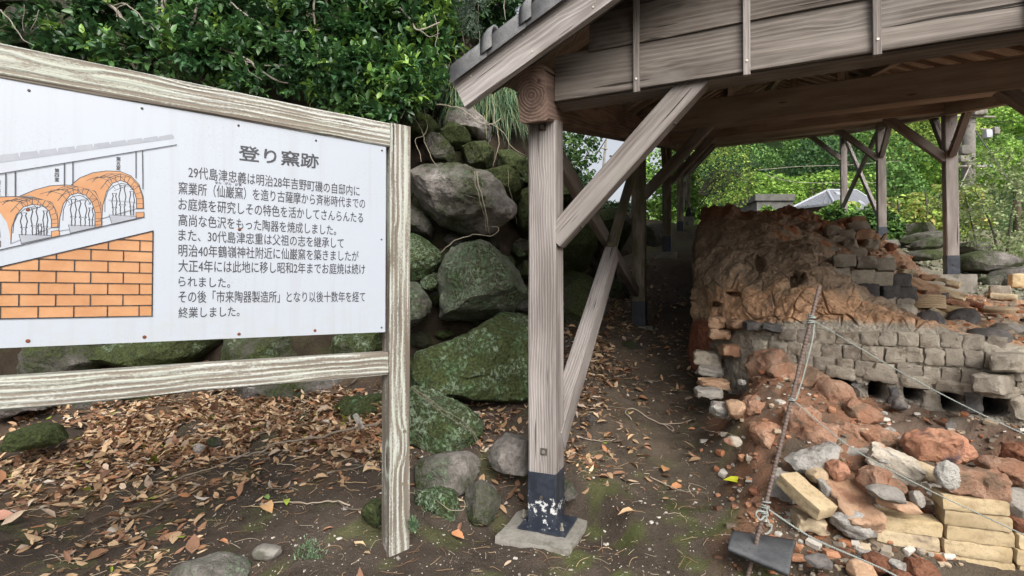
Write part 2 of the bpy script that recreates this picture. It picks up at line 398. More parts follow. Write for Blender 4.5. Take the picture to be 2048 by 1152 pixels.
extra = [(-3,0,0),(0,0,-.03),(3,0,-.02),(-3,-4,-.1),(3,-4,-.1),(0,-8,-.3),(-9,-6,-.3),(9,-6,-.3),(-8,3,.3),(6,2,.5),(9,4,.9),
 (-8,7,1.2),(-3,7,1.6),(0,8,1.6),(2,12,2.4),(6,18,3.8),(12,18,3.8),(18,18,3.6),(-10,14,2.4),(16,9,1.4),(22,12,1.2),(25,25,3.4),(10,28,4.2),(-5,25,3.5)]
CP = np.concatenate([CP, np.array(extra, float)])
def tps_fit(C, vals):
    n = len(C); d = np.linalg.norm(C[:, None]-C[None], axis=2); K = np.where(d > 0, d*d*np.log(d+1e-12), 0)
    A = np.zeros((n+3, n+3)); A[:n, :n] = K+np.eye(n)*.004; A[:n, n] = 1; A[:n, n+1:] = C; A[n, :n] = 1; A[n+1:, :n] = C.T
    return np.linalg.solve(A, np.concatenate([vals, np.zeros(3)]))
WT = tps_fit(CP[:, :2], CP[:, 2])
def tps(X):
    out = np.zeros(len(X)); n = len(CP)
    for k in range(0, len(X), 4000):
        x = X[k:k+4000]; d = np.linalg.norm(x[:, None]-CP[None, :, :2], axis=2)+1e-12
        out[k:k+4000] = (d*d*np.log(d))@WT[:n]+WT[n]+x@WT[n+1:]
    return out
def ground_z(X, rough=True):
    X = np.asarray(X, float).reshape(-1, 2); Xc = X.copy()
    Xc[:, 0] = np.clip(Xc[:, 0], -10, 24); Xc[:, 1] = np.clip(Xc[:, 1], -8, 27)
    z = tps(Xc); far = np.linalg.norm(X-Xc, axis=1)
    t = smooth01(far/25); z = z*(1-t)+t*(2.0+(X[:, 1] > 20)*2.0)
    if rough:
        p3 = np.column_stack([X, np.zeros(len(X))])
        k = np.exp(-np.maximum(X[:, 1]-8, 0)/8)
        an = X[:, 0]/np.maximum(X[:, 1], .3); kr = smooth01((an-.44)/.05)*smooth01((X[:, 1]-2.3)/.3)*smooth01((4.4-X[:, 1])/.5)
        pd = np.sqrt((X[:, 0]-.20)**2+(X[:, 1]-2.58)**2); z = np.where(pd < .45, z-(z+.012)*smooth01((.45-pd)/.16), z)
        z = z+(.022*fbm(p3*2.3, 4)+.007*fbm(p3*17, 3)+kr*(.022*ridged(p3*9, 3)+.004))*k
    return z
def gz(x, y): return float(ground_z([[x, y]])[0])
def axis_(fine0, fine1, step, lo, hi):
    a = list(np.arange(fine0, fine1, step)); s = step; x = fine0; L = []
    while x > lo: s *= 1.13; x -= s; L.append(x)
    R = []; x = a[-1]; s = step
    while x < hi: s *= 1.13; x += s; R.append(x)
    return np.array(L[::-1]+a+R)
gx = axis_(-2.9, 2.9, .028, -320, 320); gy = axis_(1.75, 5.6, .028, -60, 420)
XX, YY = np.meshgrid(gx, gy); XY = np.column_stack([XX.ravel(), YY.ravel()])
ZZ = ground_z(XY)
def ground_color(X, z):
    p3 = np.column_stack([X, np.zeros(len(X))]); n = fbm(p3*1.7, 4); n2 = fbm(p3*5+40, 4)
    soil = np.array([.062, .049, .039]); path = np.array([.098, .078, .058]); orange = np.array([.25, .135, .085]); moss = np.array([.078, .088, .034])
    rub = np.array([.17, .155, .12]); grey = np.array([.16, .13, .105]); litter = np.array([.12, .075, .045])
    c = np.tile(soil, (len(X), 1))
    def mix(c, t, col): t = np.clip(t, 0, 1)[:, None]; return c*(1-t)+col*t
    x, y = X[:, 0], X[:, 1]
    c = mix(c, smooth01((x-.3)/.8)*.8+.25*n, path)
    ang = x/np.maximum(y, .3)
    c = mix(c, smooth01((n2-.02)*3.5)*smooth01((ang+.05)/.25)*smooth01((.62-ang)/.2)*smooth01((3.3-y)/.9)*.9, moss)
    c = mix(c, smooth01((n2-.25)*4)*smooth01((4.5-y)/2)*.6, moss)
    kiln = smooth01((ang-.40-.05*n)/.06)*smooth01((y-2.15)/.35)*smooth01((7.5-y)/1.5)
    c = mix(c, kiln*np.clip(.8+n2*1.4, 0, .95), orange)
    c = mix(c, smooth01((ang-.70)/.05)*smooth01((y-2.45)/.2)*smooth01((3.3-y)/.3)*.75, grey)
    bank = smooth01((ang-.72)/.06)*smooth01((y-6.2)/1.2); c = mix(c, bank, rub)
    c = mix(c, smooth01((y-8.5)/2)*smooth01(.5+n*1.5)*.6, moss)
    c = mix(c, smooth01((-ang-.15)/.2)*smooth01((y-2.6)/.5)*.35*(n > 0), litter)
    return np.clip(c*(1+.25*n[:, None]), .01, 1)
me = mesh_data('ground', np.column_stack([XY, ZZ]), grid_faces(len(gy), len(gx)), True, ground_color(XY, ZZ))
tag(obj('ground', me, M['soil']), 'dark bare soil climbing between the sign, the shed and the kiln ruin', kind='structure')

# earth bank behind the stone wall
bc = [(-900,800,4.8),(-300,810,4.65),(0,815,4.6),(400,800,4.5),(800,800,4.3),(1000,780,4.4),(1110,700,5.5),(1180,640,6.6),(1225,590,8.2),(1262,545,10.5),(1290,505,13.5)]
tops = [(-1000,60,5.2),(-350,60,5.1),(-20,85,5.0),(380,180,5.0),(790,235,4.75),(985,262,4.8),(1095,330,5.9),(1165,385,7.0),(1215,430,8.6),(1256,432,11),(1285,430,14)]
bk = [(-1150,-300,7),(-500,-320,7),(-50,-320,7),(400,-300,7),(800,-150,7),(960,-60,7.2),(1085,230,8),(1140,375,9),(1185,428,11),(1235,428,13.5),(1270,425,16)]
bk2 = [(-1500,-700,11),(-700,-700,11),(-50,-650,11),(400,-600,11),(800,-420,11),(940,-250,11),(1040,150,12),(1090,360,12.5),(1150,425,14),(1215,425,16),(1255,422,18)]
rows = []
for r_ in (bc, tops, bk, bk2): rows.append([tuple(at(*c)) for c in r_])
R0_ = [tuple(Vector(p)-Vector((0, 0, .5))) for p in rows[0]]
mid = [[tuple((Vector(a)*.5+Vector(b)*.5)+Vector((0, -.08, 0))) for a, b in zip(rows[0], rows[1])]]
G = np.array([R0_, rows[0]]+mid+rows[1:]); G = catmull(G, 150); G = np.swapaxes(catmull(np.swapaxes(G, 0, 1), 260), 0, 1)
nn = normals_grid(G); f = G.reshape(-1, 3)
disp = (.10*fbm(f*1.6, 4)+.03*fbm(f*8, 3)).reshape(G.shape[:2])
G = G+nn*disp[:, :, None]; f = G.reshape(-1, 3); n_ = fbm(f*3, 3)
cb = np.array([.045, .034, .025])*(1+.5*n_[:, None]); gm = smooth01(n_*2)[:, None]*.5; cb = cb*(1-gm)+np.array([.035, .045, .018])*gm
tag(obj('earth_bank', mesh_data('earth_bank', f, grid_faces(*G.shape[:2]), True, cb), M['soil']), 'dark earth bank held back by the boulder wall', kind='structure')

# ================================================================== STONES
def star_radius(poly, th):
    """radius of a closed polygon (N,2) round its centroid in directions th"""
    poly = np.asarray(poly, float); out = np.zeros(len(th))
    a = poly; b = np.roll(poly, -1, 0)
    for i, t in enumerate(th):
        d = np.array([math.cos(t), math.sin(t)]); den = d[0]*(b-a)[:, 1]-d[1]*(b-a)[:, 0]
        with np.errstate(divide='ignore', invalid='ignore'):
            s = (a[:, 0]*(b-a)[:, 1]-a[:, 1]*(b-a)[:, 0])/den
            q = (a[:, 0]*d[1]-a[:, 1]*d[0])/den
        ok = (np.abs(den) > 1e-12) & (s > 0) & (q >= -1e-6) & (q <= 1+1e-6)
        out[i] = s[ok].min() if ok.any() else .02
    return out
def stone_mesh(name, outline, d, thick, seed=0, res=(44, 22), planes=6, amp=.05, box=.62, ydir=0., fine=9., cut=.68, chips=22, flat=False, grow=1.):
    pts = [at(px, py, d) for px, py in outline]; C = sum(pts, Vector())/len(pts)
    poly = np.array([(p.x-C.x, p.z-C.z) for p in pts])
    th = np.linspace(0, 2*math.pi, res[0], endpoint=False); r = star_radius(poly, th)*grow
    r = np.convolve(np.concatenate([r[-2:], r, r[:2]]), [.0, .15, .7, .15, .0], 'same')[2:-2]
    ph = np.linspace(-math.pi/2, math.pi/2, res[1]); c = np.abs(np.cos(ph))**box; s = np.sign(np.sin(ph))*np.abs(np.sin(ph))**.85
    T = thick/2
    Vv = np.stack([r[None]*np.cos(th)[None]*c[:, None], np.repeat((T*s)[:, None], res[0], 1), r[None]*np.sin(th)[None]*c[:, None]], -1).reshape(-1, 3)
    rn = np.random.default_rng(seed+3); size = float(r.mean())
    for k in range(planes):
        n = rn.normal(size=3); n[1] = -abs(n[1])*1.2-.25; n /= np.linalg.norm(n)
        sup = (Vv@n).max(); dd = (Vv@n)-sup*(cut+.2*rn.random())
        Vv = Vv-np.maximum(dd, 0)[:, None]*n*.93
    for k in range(chips):
        n = rn.normal(size=3); n /= np.linalg.norm(n); sup = (Vv@n).max(); dd = (Vv@n)-sup*(.79+.17*rn.random()); Vv = Vv-np.maximum(dd, 0)[:, None]*n
    q = Vv/size
    nv = np.column_stack([fbm(q*1.3+seed*3.1, 3), fbm(q*1.3+seed*3.1+50, 3), fbm(q*1.3+seed*3.1+90, 3)])
    Vv = Vv+nv*amp*size
    dirn = Vv/(np.linalg.norm(Vv, axis=1)[:, None]+1e-9)
    Vv = Vv+dirn*(amp*.45*size*ridged(Vv*fine+seed, 3)-amp*.25*size)[:, None]
    Vv[:, 1] += ydir*Vv[:, 0]
    F = grid_faces(res[1], res[0], True)
    return mesh_data(name, Vv, F[:, ::-1], .62), C
def stone(name, outline, d, thick, mat='rock', parent=None, color=(.5, .4, 1), **kw):
    me, C = stone_mesh(name, outline, d, thick, **kw)
    o = obj(name, me, M[mat], parent); o.location = C-(parent.location if parent else Vector()); o.color = (*color, 1)
    return o

wall = empty('stone_wall', at(900, 830, 4.2), 'retaining wall of large mossy boulders behind the sign and the shed', 'wall')
WS = [  # outline, depth, thickness, colour(moss, lichen, brightness), seed
 ([(850,222),(880,215),(920,225),(965,235),(985,262),(988,285),(955,282),(935,262),(890,246),(855,240)],4.55,.5,(.22,.2,1.25),1),
 ([(795,235),(850,235),(882,250),(878,268),(840,275),(795,264)],4.5,.4,(.7,.3,.75),2),
 ([(878,245),(915,250),(938,270),(935,290),(905,298),(885,282),(876,262)],4.4,.4,(.72,.4,.8),3),
 ([(845,277),(880,268),(900,290),(912,325),(890,332),(850,320),(838,297)],4.3,.42,(.48,.3,1.1),4),
 ([(922,300),(965,283),(987,305),(987,322),(960,338),(923,330)],4.35,.42,(.66,.4,1.),5),
 ([(835,344),(847,331),(877,328),(920,340),(946,346),(975,355),(999,370),(1004,384),(1028,417),(1015,435),(990,444),(971,461),(920,468),(898,475),(877,457),(847,428),(836,399),(822,384),(820,362)],4.05,.7,(.44,.45,1.3),6),
 ([(955,343),(1010,335),(1035,350),(1040,378),(1025,402),(1005,385),(985,358)],4.35,.45,(.8,.2,.55),7),
 ([(985,298),(1030,300),(1060,325),(1056,352),(1035,345),(1000,335)],4.5,.4,(.8,.5,.8),8),
 ([(1028,400),(1060,378),(1095,400),(1090,455),(1040,458),(1022,430)],4.6,.5,(.75,.3,.6),9),
 ([(815,455),(840,460),(870,490),(880,520),(862,548),(825,560),(800,540)],4.0,.45,(.8,.75,.8),10),
 ([(790,395),(835,415),(860,450),(872,485),(835,465),(795,455)],4.2,.4,(.5,.3,.8),11),
 ([(835,562),(870,542),(884,562),(862,580),(845,574)],4.0,.2,(.6,.7,.9),12),
 ([(770,560),(815,558),(840,575),(860,590),(850,640),(820,672),(770,650)],3.95,.45,(.45,.6,1.),13),
 ([(930,478),(960,492),(985,503),(1056,510),(1085,540),(1075,605),(1000,640),(935,680),(890,684),(862,650),(850,615),(880,568),(900,515)],3.95,.75,(.5,.8,1.15),14),
 ([(826,720),(870,700),(930,680),(985,645),(1056,606),(1100,625),(1135,700),(1110,800),(1040,835),(920,838),(850,790)],3.75,.9,(.80,.60,.85),15),
 ([(780,790),(850,778),(900,800),(950,840),(972,885),(960,908),(900,910),(830,895),(780,885)],3.3,.5,(.78,.75,.85),16),
 ([(770,870),(770,790),(690,800),(640,830),(640,870)],3.9,.4,(.85,.6,.6),17),
 ([(1115,430),(1170,440),(1200,480),(1190,540),(1130,562),(1100,500)],5.3,.7,(.6,.2,.6),18),
 ([(1100,545),(1180,550),(1212,600),(1185,662),(1110,680)],5.2,.7,(.55,.2,.5),19),
 ([(1100,690),(1160,680),(1165,750),(1140,790),(1095,780)],4.6,.5,(.5,.2,.5),20),
 ([(1190,420),(1240,408),(1266,450),(1245,500),(1192,492)],7.2,.7,(.6,.2,.55),21),
 ([(1130,360),(1165,380),(1190,420),(1150,435),(1115,420),(1110,370)],5.9,.5,(.7,.3,.7),22),
 ([(1060,350),(1110,350),(1120,420),(1080,430),(1056,390)],4.9,.5,(.7,.3,.6),23),
 ([(1200,560),(1250,560),(1262,610),(1230,640),(1200,620)],7.2,.5,(.5,.2,.5),24),
 ([(1296,440),(1320,435),(1330,470),(1318,500),(1296,495)],11.5,.8,(.4,.2,.5),25),
 ([(-30,25),(60,22),(170,28),(190,60),(120,88),(40,100),(-40,90)],4.75,.7,(.55,.1,.45),26),
 ([(-60,-20),(90,-15),(190,5),(210,26),(120,22),(-40,22)],4.9,.7,(.45,.1,.4),27),
 ([(-40,795),(90,783),(125,797),(60,818),(0,838),(-40,838)],4.0,.4,(.35,.2,.9),28),
 ([(120,800),(200,785),(240,800),(300,815),(230,830),(110,830)],4.25,.3,(.4,.3,.7),29),
 ([(200,785),(300,758),(430,760),(432,792),(370,822),(240,815)],4.3,.5,(.8,.3,.6),30),
 ([(428,765),(520,745),(700,735),(775,742),(745,790),(640,835),(560,848),(480,822),(424,795)],4.15,.55,(.45,.35,.85),31),
 ([(555,850),(640,815),(760,790),(775,865),(660,862)],3.85,.4,(.88,.5,.6),32),
 ([(-30,680),(80,672),(200,676),(212,740),(80,770),(-30,765)],4.4,.4,(.45,.3,.8),33),
 ([(196,684),(300,668),(430,668),(440,745),(300,765),(205,750)],4.4,.4,(.7,.5,.75),34),
 ([(420,672),(520,655),(630,660),(632,750),(500,760),(424,750)],4.4,.4,(.6,.5,.8),35),
 ([(620,672),(770,660),(785,700),(770,725),(630,728)],4.35,.4,(.7,.6,.8),36)]
for x0, x1, y0, y1 in [(-200,-30,680,800),(-220,-40,560,680),(-40,130,560,685),(130,290,540,680),(290,470,520,672),(470,640,530,668),(640,790,520,655),(-200,0,420,560),(0,190,390,545),(190,380,380,525),(380,560,400,520),(560,700,390,525),(700,815,400,515),
                       (-200,20,260,410),(20,230,250,385),(230,420,260,380),(420,600,280,395),(600,760,300,390),(640,800,250,300),(-200,0,100,255),(0,180,100,245),(180,340,150,255)]:
    j = lambda: random.uniform(-12, 12)
    WS.append(([(x0+j(), y0+30+j()), (x0+(x1-x0)*.3, y0+j()), (x0+(x1-x0)*.7, y0+j()), (x1-5+j(), y0+35+j()), (x1+j(), y1-30+j()), (x0+(x1-x0)*.6, y1+j()), (x0+(x1-x0)*.25, y1-4+j()), (x0+j(), y1-35+j())], 4.55, .5, (random.uniform(.35, .8), .4, random.uniform(.6, 1)), 40+x0))
rw = random.Random(12)
for _ in range(46):                                       # smaller stones packed in the gaps
    x, y = rw.uniform(810, 1120), rw.uniform(250, 830); r_ = rw.uniform(14, 30); d = np.interp(y, [250, 400, 600, 830], [4.75, 4.5, 4.35, 4.1])+max(0, (x-1000)/160)
    WS.append(([(x+r_*rw.uniform(.8, 1.3)*math.cos(a), y+r_*rw.uniform(.6, 1.)*math.sin(a)) for a in np.linspace(0, 6.28, 8)[:-1]], float(d), .25, (rw.uniform(.4, .85), rw.uniform(.2, .6), rw.uniform(.4, .8)), 200+_))
for i, (ol, d, t, c, sd_) in enumerate(WS):
    w_ = max(p[0] for p in ol)-min(p[0] for p in ol); big = w_ > 110; res_ = (120, 60) if big else ((72, 38) if sd_ < 200 else (40, 20))
    stone('stone', ol, d, t, 'rock', wall, (c[0]+.05, c[1], c[2]*1.05), seed=abs(sd_), res=res_, planes=7, cut=.52, amp=.065, fine=8 if big else 12, box=.36, grow=1.11)

for nm, lb, ol, d, t, c in [
 ('boulder','flat-topped pale stone with a mossy skirt, right of the sign post',[(818,928),(870,912),(940,910),(966,930),(945,972),(900,987),(850,977),(822,962)],2.95,.38,(.52,.5,1.35)),
 ('boulder','split stone with slanted pale top, touching the left of the front shed post',[(966,905),(1010,870),(1056,867),(1078,900),(1062,948),(1010,942),(972,925)],3.0,.3,(.42,.3,1.15)),
 ('boulder','rounded green-brown rock between the sign post and the concrete pad',[(926,987),(960,963),(1000,985),(1009,1012),(990,1037),(950,1047),(924,1014)],2.78,.24,(.5,.35,1.)),
 ('boulder','low mossy stone under the flat-topped pale stone',[(830,985),(880,975),(925,990),(920,1040),(860,1055),(822,1025)],2.75,.2,(.9,.8,.8)),
 ('boulder','small stone half buried behind the black foot of the front shed post',[(1118,960),(1138,958),(1156,988),(1142,1006),(1120,1004)],2.85,.14,(.5,.3,.8)),
 ('boulder','mossy low stone at the left edge under the sign, in dry leaves',[(5,872),(50,850),(100,858),(122,880),(100,893),(40,896),(5,890)],3.35,.4,(.85,.3,.7)),
 ('boulder','pale flat stone cut off by the bottom edge under the sign',[(315,1152),(360,1130),(420,1124),(470,1135),(510,1158),(500,1190),(330,1190)],2.2,.3,(.42,.6,1.3)),
 ('stone','small green-grey stone among dry leaves under the middle of the sign',[(410,878),(428,874),(446,884),(440,896),(418,893)],3.2,.09,(.5,.3,.9)),
 ('stone','white stone chip among the leaves next to a small grey stone',[(384,894),(400,888),(414,893),(404,906),(390,906)],3.15,.05,(0,.1,2.2)),
 ('stone','mossy stone leaning on the foot of the sign post',[(722,1020),(740,1000),(768,1005),(775,1040),(748,1052),(726,1045)],2.5,.14,(.8,.4,.7)),
 ('stone','dark flat stone on the path below the second shed post',[(1232,690),(1262,680),(1292,690),(1280,703),(1246,703)],5.1,.25,(.6,.2,.6)),
 ('stone','small blackish stone on the path right of the long leaning brace',[(1168,835),(1182,830),(1194,838),(1188,850),(1172,848)],3.6,.1,(.3,.2,.5))]:
    tag(stone(nm, ol, d, t, 'rock', None, c, seed=len(lb), res=(60, 30) if nm == 'boulder' else (28, 14), amp=.05, fine=13), lb, nm)
tag(stone('brick_fragment', [(497,1094),(510,1089),(562,1096),(566,1104),(553,1121),(505,1113)], 2.33, .07, 'concrete', None, seed=3, res=(28, 14), planes=2, amp=.02, box=.35),
    'worn grey brick fragment lying on bare soil below the sign', 'brick')

# ================================================================== KILN RUIN
rowsK = [
 [(1372,760,4.9),(1420,800,4.4),(1480,815,3.95),(1550,830,3.62),(1650,850,3.4),(1750,860,3.2),(1850,875,3.05),(1950,890,2.9),(2090,900,2.75),(2300,930,2.55)],
 [(1376,700,4.87),(1420,715,4.38),(1480,722,3.9),(1550,730,3.6),(1650,760,3.36),(1750,800,3.16),(1850,812,3.0),(1950,825,2.86),(2090,835,2.7),(2300,860,2.5)],
 [(1380,668,4.85),(1420,690,4.32),(1480,690,3.88),(1550,700,3.58),(1650,715,3.36),(1750,730,3.16),(1850,740,3.0),(1950,752,2.86),(2090,770,2.7),(2300,790,2.5)],
 [(1382,650,4.8),(1425,655,4.3),(1485,655,3.88),(1550,652,3.58),(1650,650,3.38),(1750,655,3.18),(1850,664,3.02),(1950,676,2.9),(2090,705,2.75),(2300,720,2.55)],
 [(1383,600,4.85),(1425,600,4.33),(1490,600,3.92),(1560,600,3.66),(1650,605,3.44),(1735,608,3.28),(1820,642,3.22),(1950,662,3.12),(2100,690,2.98),(2300,700,2.8)],
 [(1385,550,5.0),(1430,540,4.5),(1495,535,4.2),(1565,535,4.0),(1645,545,3.8),(1730,588,3.66),(1832,634,3.62),(1960,655,3.5),(2110,675,3.4),(2300,690,3.2)],
 [(1388,500,5.35),(1435,480,4.95),(1500,475,4.75),(1570,470,4.65),(1650,490,4.45),(1740,560,4.3),(1850,612,4.2),(1970,640,4.1),(2120,658,4.0),(2320,675,3.8)],
 [(1396,452,5.9),(1445,427,5.6),(1510,434,5.45),(1580,427,5.35),(1655,452,5.3),(1750,500,5.3),(1860,582,5.1),(1980,612,5.0),(2130,632,4.9),(2330,650,4.7)],
 [(1408,427,6.5),(1450,410,6.3),(1515,424,6.1),(1590,420,6.0),(1660,448,6.1),(1760,478,6.2),(1870,574,6.1),(1990,606,6.0),(2140,615,5.9),(2340,630,5.7)],
 [(1412,470,7.5),(1455,458,7.4),(1520,470,7.3),(1600,475,7.3),(1670,485,7.4),(1775,500,7.5),(1885,598,7.5),(2005,610,7.4),(2150,605,7.3),(2350,620,7.1)],
 [(1416,520,8.2),(1460,520,8.2),(1530,520,8.3),(1610,520,8.4),(1690,520,8.5),(1785,525,8.5),(1895,580,8.6),(2015,630,8.5),(2160,650,8.5),(2350,660,8.3)]]
K = np.array([[tuple(at(*c)) for c in r] for r in rowsK])
# left flank turns down and away
lf = K[:, :1].copy(); lf[:, 0, 0] += .42; lf[:, 0, 1] += 1.1; lf[:, 0, 2] -= .25
rt_ = K[:, -1:]+np.array([.45, 1.1, -.2])
K = np.concatenate([lf, K, rt_], 1)
K0 = catmull(K, 420); K0 = np.swapaxes(catmull(np.swapaxes(K0, 0, 1), 680), 0, 1)
nr, nc = K0.shape[:2]
Nk = normals_grid(K0)
if Nk[100, 200, 1] > 0: Nk = -Nk
RR, CC = np.meshgrid(np.linspace(0, 10, nr), np.linspace(0, 11, nc), indexing='ij')   # row and column (control index) parameters
fK = K0.reshape(-1, 3); rr_, cc_ = RR.ravel(), CC.ravel()
cbd = np.interp(rr_, [3, 4, 4.6, 5.5, 7, 8], [7.5, 7.4, 6.6, 5.4, 5.4, 5.6])
clay = smooth01((rr_-2.9)/.4)*smooth01((cbd-cc_)/.35+.5)
q = fK*np.array([1, 1, .8])
w1_, w2_, wi_ = worley(q*7+.35*np.column_stack([fbm(q*6, 2), fbm(q*6+9, 2), fbm(q*6+20, 2)]))
dsp = clay*(.07*fbm(q*2.2, 2)+.030*fbm(q*5+3, 2)+.015*fbm(q*13, 4)+.004*fbm(q*34, 2)-.03-.024*smooth01((.035-(w2_-w1_))/.035)*smooth01((fbm(q*2.1+60, 2)+.05)*5))
top = smooth01((rr_-6.6)/.8)
dsp += top*(.05*ridged(q*4.4+20, 2)+.018*fbm(q*14, 3)-.04)*smooth01((6.2-cc_)/1)
f1_, f2_, _ = worley(q*np.array([4.5, 4.5, 4.5]))
dsp -= clay*.04*smooth01((.045-(f2_-f1_))/.045)*smooth01((6-rr_)/1)          # cracks in the clay skin
f1_, f2_, _ = worley(q*13); dsp += clay*.014*(.5-f1_)
bankm = (1-clay)*smooth01((rr_-3.2)/.3)
f1_, f2_, _ = worley(q*6.5+4); dsp += bankm*(.05*(.55-f1_)+.05*fbm(q*3, 3)+.012*ridged(q*14, 3))
lowm = smooth01((3.0-rr_)/.3)
dsp += lowm*(.012*ridged(q*14, 3)-.018)
def ray_px(P):
    dx, dy, dz = P[:, 0], P[:, 1], P[:, 2]-CAMZ; c, s = math.cos(PITCH), math.sin(PITCH)
    dd = dy*c+dz*s; vv = -dy*s+dz*c
    return 1024+FPX*dx/dd, 576-FPX*vv/dd
kx, ky = ray_px(fK)
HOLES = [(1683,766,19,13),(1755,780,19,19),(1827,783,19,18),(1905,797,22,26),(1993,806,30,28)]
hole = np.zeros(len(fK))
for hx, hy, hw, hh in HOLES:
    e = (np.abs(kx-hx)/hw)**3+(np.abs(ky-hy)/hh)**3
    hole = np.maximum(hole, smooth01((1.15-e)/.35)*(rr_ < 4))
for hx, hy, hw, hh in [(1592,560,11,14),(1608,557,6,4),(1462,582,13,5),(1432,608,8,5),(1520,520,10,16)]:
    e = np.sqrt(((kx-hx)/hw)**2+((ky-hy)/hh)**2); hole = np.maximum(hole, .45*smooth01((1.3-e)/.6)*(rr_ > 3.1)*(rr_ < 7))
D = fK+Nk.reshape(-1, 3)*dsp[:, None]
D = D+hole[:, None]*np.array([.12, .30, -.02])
# colours of the materials, darker inside the holes
n1 = fbm(q*1.5, 4); n2 = fbm(q*6+7, 3)
c = np.tile(np.array([.33, .245, .175]), (len(D), 1))
def mx(t, col):
    global c
    t = np.clip(t, 0, 1)[:, None]; c = c*(1-t)+np.array(col)*t
mx(smooth01((5.1-rr_)/1.2+n1*.5), (.46, .325, .215))
mx(smooth01((4.8-rr_)/.6+n2*.9-.1)*smooth01((cc_-1.3)/1), (.52, .32, .195))
mx(smooth01((rr_-5.0)/1.0+n2*.6)*.8*smooth01((6-cc_)/1), (.37, .285, .21))
mx(smooth01((rr_-6.9)/.5+n1*.6), (.34, .20, .13))
mx(smooth01(n2*2.4-.15)*smooth01((rr_-5.5)/.5)*smooth01((cc_-3.0)/1.5), (.36, .15, .075))
mx((1-smooth01((rr_-3.05)/.25+n2*.35)), (.38, .34, .28))
mx(bankm*smooth01(.6+n1*2)*smooth01((rr_-3.9)/.3), (.42, .22, .12))
mx(bankm*smooth01(n2*2.2), (.30, .24, .18))
mx((1-smooth01((rr_-3.1)/.3))*smooth01((2.4-cc_)/.5+n2*.6), (.30, .13, .08))
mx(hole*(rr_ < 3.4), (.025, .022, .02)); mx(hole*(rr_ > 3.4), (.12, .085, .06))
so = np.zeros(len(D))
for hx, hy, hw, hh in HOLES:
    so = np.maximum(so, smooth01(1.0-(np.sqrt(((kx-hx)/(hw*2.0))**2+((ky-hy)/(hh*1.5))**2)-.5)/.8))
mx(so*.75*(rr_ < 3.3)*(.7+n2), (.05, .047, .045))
c *= 1.25*(1+.3*n2[:, None]+.22*fbm(q*20, 3)[:, None])
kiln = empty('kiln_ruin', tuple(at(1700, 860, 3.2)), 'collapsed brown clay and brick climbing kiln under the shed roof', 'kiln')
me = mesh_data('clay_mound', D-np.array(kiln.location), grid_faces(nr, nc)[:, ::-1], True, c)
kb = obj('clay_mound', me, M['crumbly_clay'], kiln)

_bm_cache = {}
def block_vf(l, w, h, rough=.004, seed=0, n=5, k=12.):
    a = np.linspace(-1, 1, n); A_, B_ = np.meshgrid(a, a); A_, B_ = A_.ravel(), B_.ravel(); o = np.ones(n*n); vv = []; ff = []
    for i in range(3):
        for s in (-1, 1):
            p = [None]*3; p[i] = o*s; p[(i+1) % 3] = A_; p[(i+2) % 3] = B_
            g = grid_faces(n, n)+len(vv)*n*n
            ff.append(g if s > 0 else g[:, ::-1]); vv.append(np.column_stack(p))
    P = np.concatenate(vv); P = P/((np.abs(P)**k).sum(1)**(1/k))[:, None]
    P = P*np.array([l/2, w/2, h/2]); sc_ = 26.
    off = seed*1.37
    d = np.column_stack([fbm(P*sc_+off, 2), fbm(P*sc_+off+31, 2), fbm(P*sc_+off+67, 2)])*rough*1.6
    d2 = np.column_stack([pnoise(P*9+off), pnoise(P*9+off+31), pnoise(P*9+off+67)])*rough*1.5
    return P+d+d2, np.concatenate(ff)
def block(name, pos, l, w, h, rot=(0, 0, 0), mat='firebrick', parent=None, rough=.003, seed=0, n=5, k=12., X=None):
    """brick: length along local X. rot = yaw, pitch, roll in degrees, yaw 0 = along the gable wall"""
    v, f = block_vf(l, w, h, rough, seed, n, k)
    me = mesh_data(name, v, f, .75)
    Rz = Matrix.Rotation(math.radians(rot[0])-PSI, 4, 'Z') @ Matrix.Rotation(math.radians(rot[1]), 4, 'Y') @ Matrix.Rotation(math.radians(rot[2]), 4, 'X')
    Rz.translation = Vector(pos)-(parent.location if parent else Vector())
    return obj(name, me, M[mat], parent, mat4=Rz)

